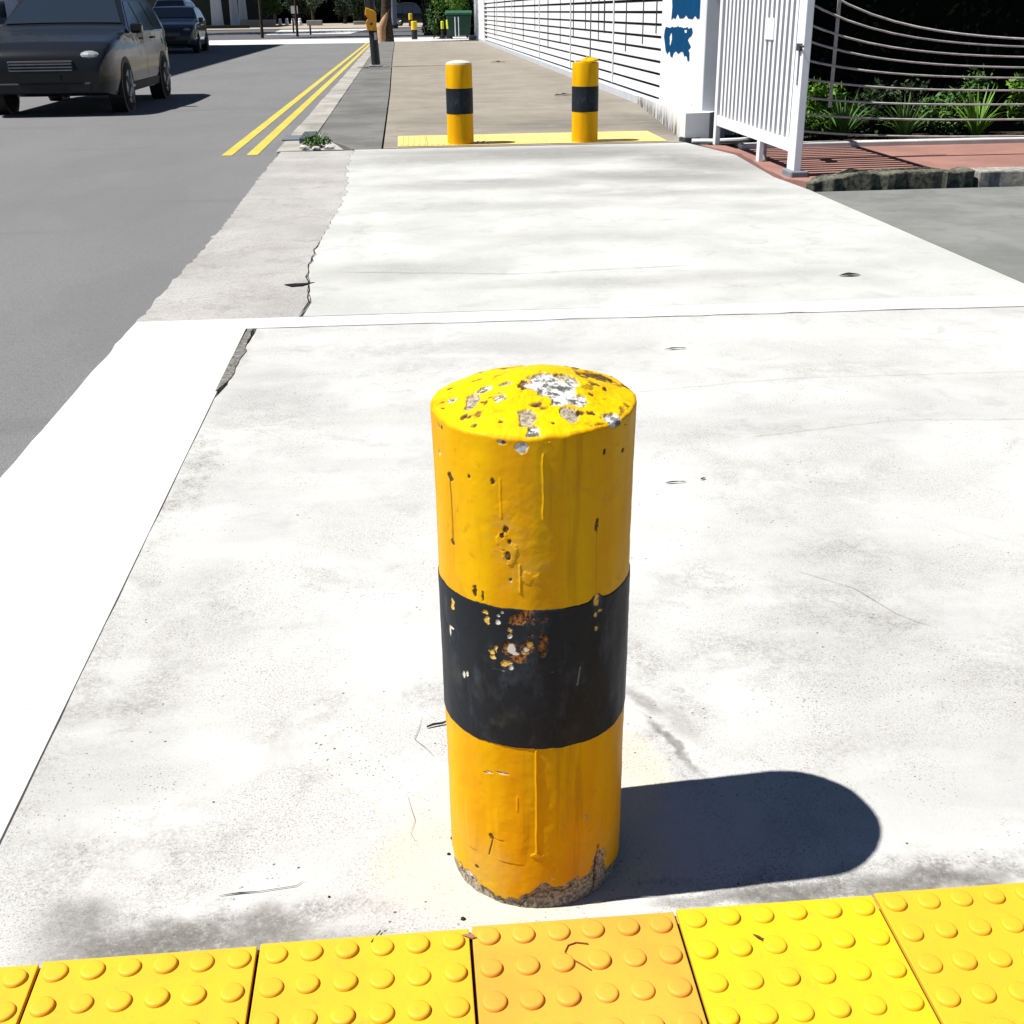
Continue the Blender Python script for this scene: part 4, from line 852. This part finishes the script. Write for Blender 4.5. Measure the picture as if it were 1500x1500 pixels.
# ================================================================ CARS
M_glass = N('car_glass', .08, .6); M_glass.color((.012,.018,.026)); M_glass = M_glass.m
M_tyre = plain('tyre_rubber', (.012,.012,.012), .85, .2); M_rim = plain('alloy_rim', (.20,.20,.21), .35, .5, metal=.6)
M_lamp = plain('lamp_lens', (.20,.21,.22), .12, .6); M_trim = plain('black_trim', (.012,.012,.013), .6, .3)
def make_car(name, label, paint, hgt=1.55, group='cars along the far side of the road', rearlamp=False):
    root = empty(name, (0,0,0), label, 'car', group)
    m = N('car_paint', .16, .25); m.color(paint); m.b.inputs['Coat Weight'].default_value = .15; m.b.inputs['Coat Roughness'].default_value = .05; mp = m.m
    k = hgt/1.55
    ty = np.array([-2.25,-2.22,-2.12,-1.95,-1.5,-1.05,-.85,-.2,.15,.8,1.5,1.75,2.05,2.2,2.25]); tz = np.array([.58,.72,.84,.92,1.0,1.07,1.12,1.50,1.55,1.56,1.50,1.42,1.10,.92,.60])
    tz = np.where(tz > 1.07, 1.07+(tz-1.07)*(hgt-1.07)/.48, tz)
    top = lambda y: float(np.interp(y, ty, tz))
    def half(y, z):
        e = min(1, (2.25-abs(y))/.55); w_ = .90*(.80+.20*math.sqrt(max(0, 1-(1-e)**2)))
        if z < .45: w_ -= .05*(.45-z)/.25
        if z > .98: w_ -= .42*(z-.98)
        elif z > .75: w_ -= .04*(z-.75)/.23
        return w_
    ys = np.unique(np.concatenate([np.linspace(-2.25, 2.25, 64), ty])); NS = 14; rows = []
    for y in ys:
        T = top(y); zb = .24+.06*max(0, abs(y)-1.9)/.35; row = []
        for j in range(NS):
            z = zb+(T-.05-zb)*j/(NS-1); row.append((half(y, z), y, z))
        wt = half(y, T-.05)
        for j, (f, dz) in enumerate([(.985,.025),(.95,.04),(.85,.048),(.6,.054),(.3,.058),(0,.06)]): row.append((wt*f, y, T-.05+dz*.9))
        rows.append([( -x, yy, z) for x, yy, z in row[:-1]] + [row[-1]] + row[:-1][::-1])
    nn = len(rows[0]); mb = MB(); vs = [p for r_ in rows for p in r_]
    fs = [(i*nn+j, i*nn+j+1, (i+1)*nn+j+1, (i+1)*nn+j) for i in range(len(rows)-1) for j in range(nn-1)]
    fs += [(i*nn, (i+1)*nn, (i+2)*nn-1, (i+1)*nn-1) for i in range(len(rows)-1)]
    fs += [tuple(range(nn)), tuple((len(rows)-1)*nn+j for j in range(nn))[::-1]]
    mb.add(vs, fs).build('body', mp, root, smooth=True)
    def side_panel(nm, poly, mat, off=.006):
        for sgn in (-1, 1):
            P = []; n2 = 8
            (ya0, yb0), (ya1, yb1), z0, z1 = poly   # bottom y-range, top y-range
            for i in range(n2+1):
                t = i/n2; z = z0+(z1-z0)*t; ya = ya0+(ya1-ya0)*t; yb = yb0+(yb1-yb0)*t
                for j in range(n2+1): y = ya+(yb-ya)*j/n2; P.append((sgn*(half(y, z)+off), y, z))
            F = [(i*(n2+1)+j, i*(n2+1)+j+1, (i+1)*(n2+1)+j+1, (i+1)*(n2+1)+j) for i in range(n2) for j in range(n2)]
            MB().add(P, F).build(nm, mat, root, smooth=True)
    zt = hgt-.13
    side_panel('side_window', ((-.78,.10),(-.20,.10),1.02,zt), M_glass); side_panel('side_window', ((.17,.98),(.17,.92),1.02,zt), M_glass); side_panel('rear_quarter_window', ((1.05,1.72),(1.0,1.45),1.03,zt), M_glass)
    side_panel('sill_trim', ((-.98,.98),(-.98,.98),.25,.36), M_trim, .012)
    def top_panel(nm, y0, y1, f0, f1, mat):
        P = []; n2 = 8
        for i in range(n2+1):
            y = y0+(y1-y0)*i/n2; f = f0+(f1-f0)*i/n2; T = top(y); wt = half(y, T-.05)
            for j in range(n2+1): u = -1+2*j/n2; P.append((wt*f*u, y+(-.008 if y < 0 else .008), T+.004+.010*(1-u*u)))
        MB().add(P, [(i*(n2+1)+j, i*(n2+1)+j+1, (i+1)*(n2+1)+j+1, (i+1)*(n2+1)+j) for i in range(n2) for j in range(n2)]).build(nm, mat, root, smooth=True)
    top_panel('windscreen', -.82, -.20, .93, .86, M_glass); top_panel('rear_window', 1.62, 2.02, .84, .92, M_glass)
    for sx in (-1, 1):
        for yy in (-1.38, 1.38):
            MB().tube([(sx*.70,yy,.33),(sx*.905,yy,.33)], .385, 28).build('wheel_arch', M_trim, root)
            wv = MB().tube([(sx*.69,yy,.325),(sx*.73,yy,.325),(sx*.90,yy,.325),(sx*.925,yy,.325)], [.29,.325,.325,.29], 28).build('wheel', M_tyre, root, smooth=True)
            rm = MB(); rm.tube([(sx*.91,yy,.325),(sx*.932,yy,.325)], .075, 16)
            for a in range(5):
                t = a*2*math.pi/5; c_, s_ = math.cos(t), math.sin(t)
                rm.tube([(sx*.928,yy,.325),(sx*.930,yy+c_*.22,.325+s_*.22)], [.035,.028], 6)
            rm.tube([(sx*.915,yy,.325),(sx*.9275,yy,.325)], [.225,.215], 28)
            rm.build('rim', M_rim, wv)
        bm = bmesh.new(); bmesh.ops.create_uvsphere(bm, u_segments=16, v_segments=10, radius=1)
        for v in bm.verts: v.co = Vector((v.co.x*.20+sx*.62, v.co.y*.16-2.06, v.co.z*.085+.74))
        me = bpy.data.meshes.new('headlight'); bm.to_mesh(me); bm.free(); me.materials.append(M_lamp); o = bpy.data.objects.new('headlight', me); C.objects.link(o); o.parent = root
        MB().box(sx*.70-.10, sx*.70+.10, 2.13, 2.235, .80, 1.0).build('tail_light', plain('red_lens', (.25,.01,.01), .2, .5), root, bevel=.02)
        MB().box(min(sx*.90,sx*1.06), max(sx*.90,sx*1.06), -.80, -.66, 1.0, 1.13).build('mirror', mp, root, bevel=.03)
    MB().box(-.42,.42,-2.262,-2.20,.55,.70).build('grille', M_trim, root, bevel=.02); MB().box(-.62,.62,-2.262,-2.20,.30,.43).build('bumper_intake', M_trim, root, bevel=.02)
    for z_ in (.575,.612,.65): MB().box(-.40,.40,-2.270,-2.262,z_,z_+.014).build('grille_bar', M_rim, root)
    for sx in (-1, 1):
        for yd in (.13, 1.02):
            P = [(sx*(half(yd, z)+.0035), yd+dy, z) for z in np.linspace(.36, 1.0, 9) for dy in (-.005, .005)]
            MB().add(P, [(2*q, 2*q+1, 2*q+3, 2*q+2) for q in range(8)]).build('door_gap', M_trim, root)
        for yd in (-.02, .86): MB().box(min(sx*(half(yd,.92)+.0), sx*(half(yd,.92)+.03)), max(sx*(half(yd,.92)+.0), sx*(half(yd,.92)+.03)), yd-.09, yd+.09, .905, .935).build('door_handle', M_trim, root, bevel=.006)
    MB().box(-.24,.24,-2.275,-2.263,.45,.53).build('number_plate', M_trim, root)
    return root
c1 = make_car('parked_car', 'black car nearest on the road, only its wheel corner in view', (.008,.009,.011)); c1.location = (-4.72, 18.95, ZR)
c2 = make_car('parked_car', 'dark blue grey car with pale bonnet reflections parked second in the row', (.022,.026,.036), 1.5); c2.location = (-8.0, 45.6, ZR); c2.rotation_euler = (0,0,R(3))
c3 = make_car('parked_car', 'white tall car parked behind the dark one', (.62,.64,.66), 1.85); c3.location = (-9.35, 53.0, ZR)
c4 = make_car('parked_car', 'black car side on before the dark backdrop', (.012,.012,.013), 1.9, 'cars beyond the side road'); c4.location = (1.2, 114, .02); c4.rotation_euler = (0,0,R(90))

# ================================================================ BUILDINGS ON THE LEFT
struct(MB().box(-12.6, -9.62, -6, 54.9, -.15, .06), 'left_footpath', M_path)
bl = empty('building', (-14, 30, 0), 'pale multi storey building along the left side of the road', 'building')
M_bw = plain('pale_blue_white_render', (.48,.51,.55), .8, .2, .05, 1)
def LB(mb): mb.v = [(x+14, y-30, z) for x, y, z in mb.v]; return mb
LB(MB().box(-22, -12.6, 25, 54, -.1, 12.3)).build('wall', M_bw, bl)
for yy in np.arange(27, 53, 3.2):
    for zz_ in (.9, 4.3, 7.7):
        f = LB(MB().box(-12.598, -12.56, yy, yy+1.9, zz_, zz_+1.6)).build('window', M_fence, bl); LB(MB().box(-12.559, -12.55, yy+.08, yy+1.82, zz_+.08, zz_+1.52)).build('pane', M_glass, f)
LB(MB().box(-22.2, -12.3, 24.8, 54.2, 12.3, 12.6)).build('roof', M_bw, bl)
bc = empty('colonnade', (-18, 132, 0), 'white columned porch beyond the parked cars', 'building')
M_col = plain('cool_white_column', (.40,.44,.48), .7, .2, .04, 1)
for x, y_, k_ in ((-16.85,118,1.0),(-16.05,124,.78),(-15.95,130,.78)):
    MB().lathe([(.60*k_,-.05),(.55*k_,.5),(.48*k_,2.5),(.45*k_,6)], x+18, y_-132, 20, True).build('column', M_col, bc, smooth=True)
MB().box(-6.5,2.9,-16,6,6,6.8).build('roof', M_col, bc); MB().box(-9,3.6,6,6.4,-.1,6).build('rear_wall', plain('deep_grey_wall', (.03,.036,.036), .9, .1), bc)
tag(MB().box(-28,-13.4,112,113,-.05,.28).build('low_wall', plain('dark_low_wall', (.025,.025,.025), .9, .1)), 'dark low wall before the white columns', 'wall')

# ================================================================ SMALL LITTER
M_dry = plain('dry_brown_leaf', (.09,.045,.018), .8, .2, .3, 60); M_drk = plain('dark_litter', (.02,.016,.012), .9, .1)
def leaf(loc, l, w_, rz, label, mat=M_dry, z=.004, seed=0, group='dry leaves and bits lying on the pavement'):
    rr = random.Random(seed); P = []; mb = MB()
    for k in range(7):
        t = k/6; ww = w_*math.sin(math.pi*min(1, t*.97+.03))*.5*rr.uniform(.25, 1.25); x = (t-.5)*l; zc = .03*l*math.sin(t*3.1)
        P += [(x, -ww, zc+ww*.12), (x, 0, zc), (x, ww, zc+ww*.25)]
    F = []
    for k in range(6): F += [(3*k,3*k+3,3*k+4,3*k+1), (3*k+1,3*k+4,3*k+5,3*k+2)]
    mb.add(P, F); mb.add([(x, y, z-.0006) for x, y, z in P], [tuple(f[::-1]) for f in F])
    o = mb.build('dry_leaf', mat, smooth=True); o.location = (loc[0], loc[1], z); o.rotation_euler = (0, 0, R(rz)); return tag(o, label, 'leaf', group)
leaf((.441,1.212), .030, .008, 130, 'thin curled brown leaf on the bright yellow tile', seed=1, z=.010)
leaf((-.035,1.250), .020, .010, 60, 'shredded brown leaf scrap near the tile corner', seed=2, z=.010); leaf((.038,1.258), .024, .009, -20, 'pale brown leaf scrap over the tile joint', plain('tan_leaf', (.22,.11,.06), .8, .2), seed=3, z=.010)
leaf((.99,4.255), .09, .022, 4, 'dark leaf on the white slab behind the bollard', M_drk, seed=4); leaf((2.109,5.449), .11, .035, 2, 'dark leaf far right beyond the white strip', M_drk, seed=5)
leaf((.695,2.912), .06, .010, 3, 'thin dark sliver on the slab right of the bollard', M_drk, seed=6); leaf((.775,2.93), .02, .012, 30, 'tiny dark scrap beside the thin sliver', M_drk, seed=7)
leaf((2.42,18.5), .35, .16, 15, 'dark leaf clump on the beige footpath by the far bollard', M_drk, seed=8, z=.01); leaf((2.366,30.9), .4, .2, 0, 'dark leaf scrap further up the beige footpath', M_drk, seed=9, z=.01)
tag(MB().tube([(-.012,1.793,.004),(.0,1.797,.006),(.018,1.801,.005),(.030,1.806,.008)], [.0016,.0022,.002,.0012], 6).build('twig', M_drk), 'short dark twig left of the large bollard', 'twig')
tag(MB().tube([(.197,1.18,.0095),(.186,1.191,.0095),(.172,1.204,.0095),(.166,1.216,.0095),(.172,1.228,.0095),(.184,1.232,.0095),(.200,1.228,.0095)], .0011, 5).build('twig', plain('brown_fibre', (.16,.06,.015), .8, .2)), 'thin curled brown fibre on the orange tile', 'twig')
for i, (x, y_, s_, lab) in enumerate([(.022,1.482,.0035,'dark pebble at the left foot of the large bollard'),(.015,1.445,.003,'tiny dark pebble just below the one at the bollard foot'),(.030,1.303,.0035,'dark round pebble above the tile joint'),(-.165,1.368,.002,'lone tiny pebble on the pale concrete')]):
    stone((x, y_, .001), (s_, s_, s_*.7), lab, 20+i, M_drk, 'pebble', 'pebble', 'dark pebbles around the large bollard')
tag(MB().tube([(-.10,1.262,.009),(-.095,1.275,.006),(-.088,1.288,.004)], .0009, 5).build('twig', M_drk), 'fine dark straw crossing the tile edge', 'twig')
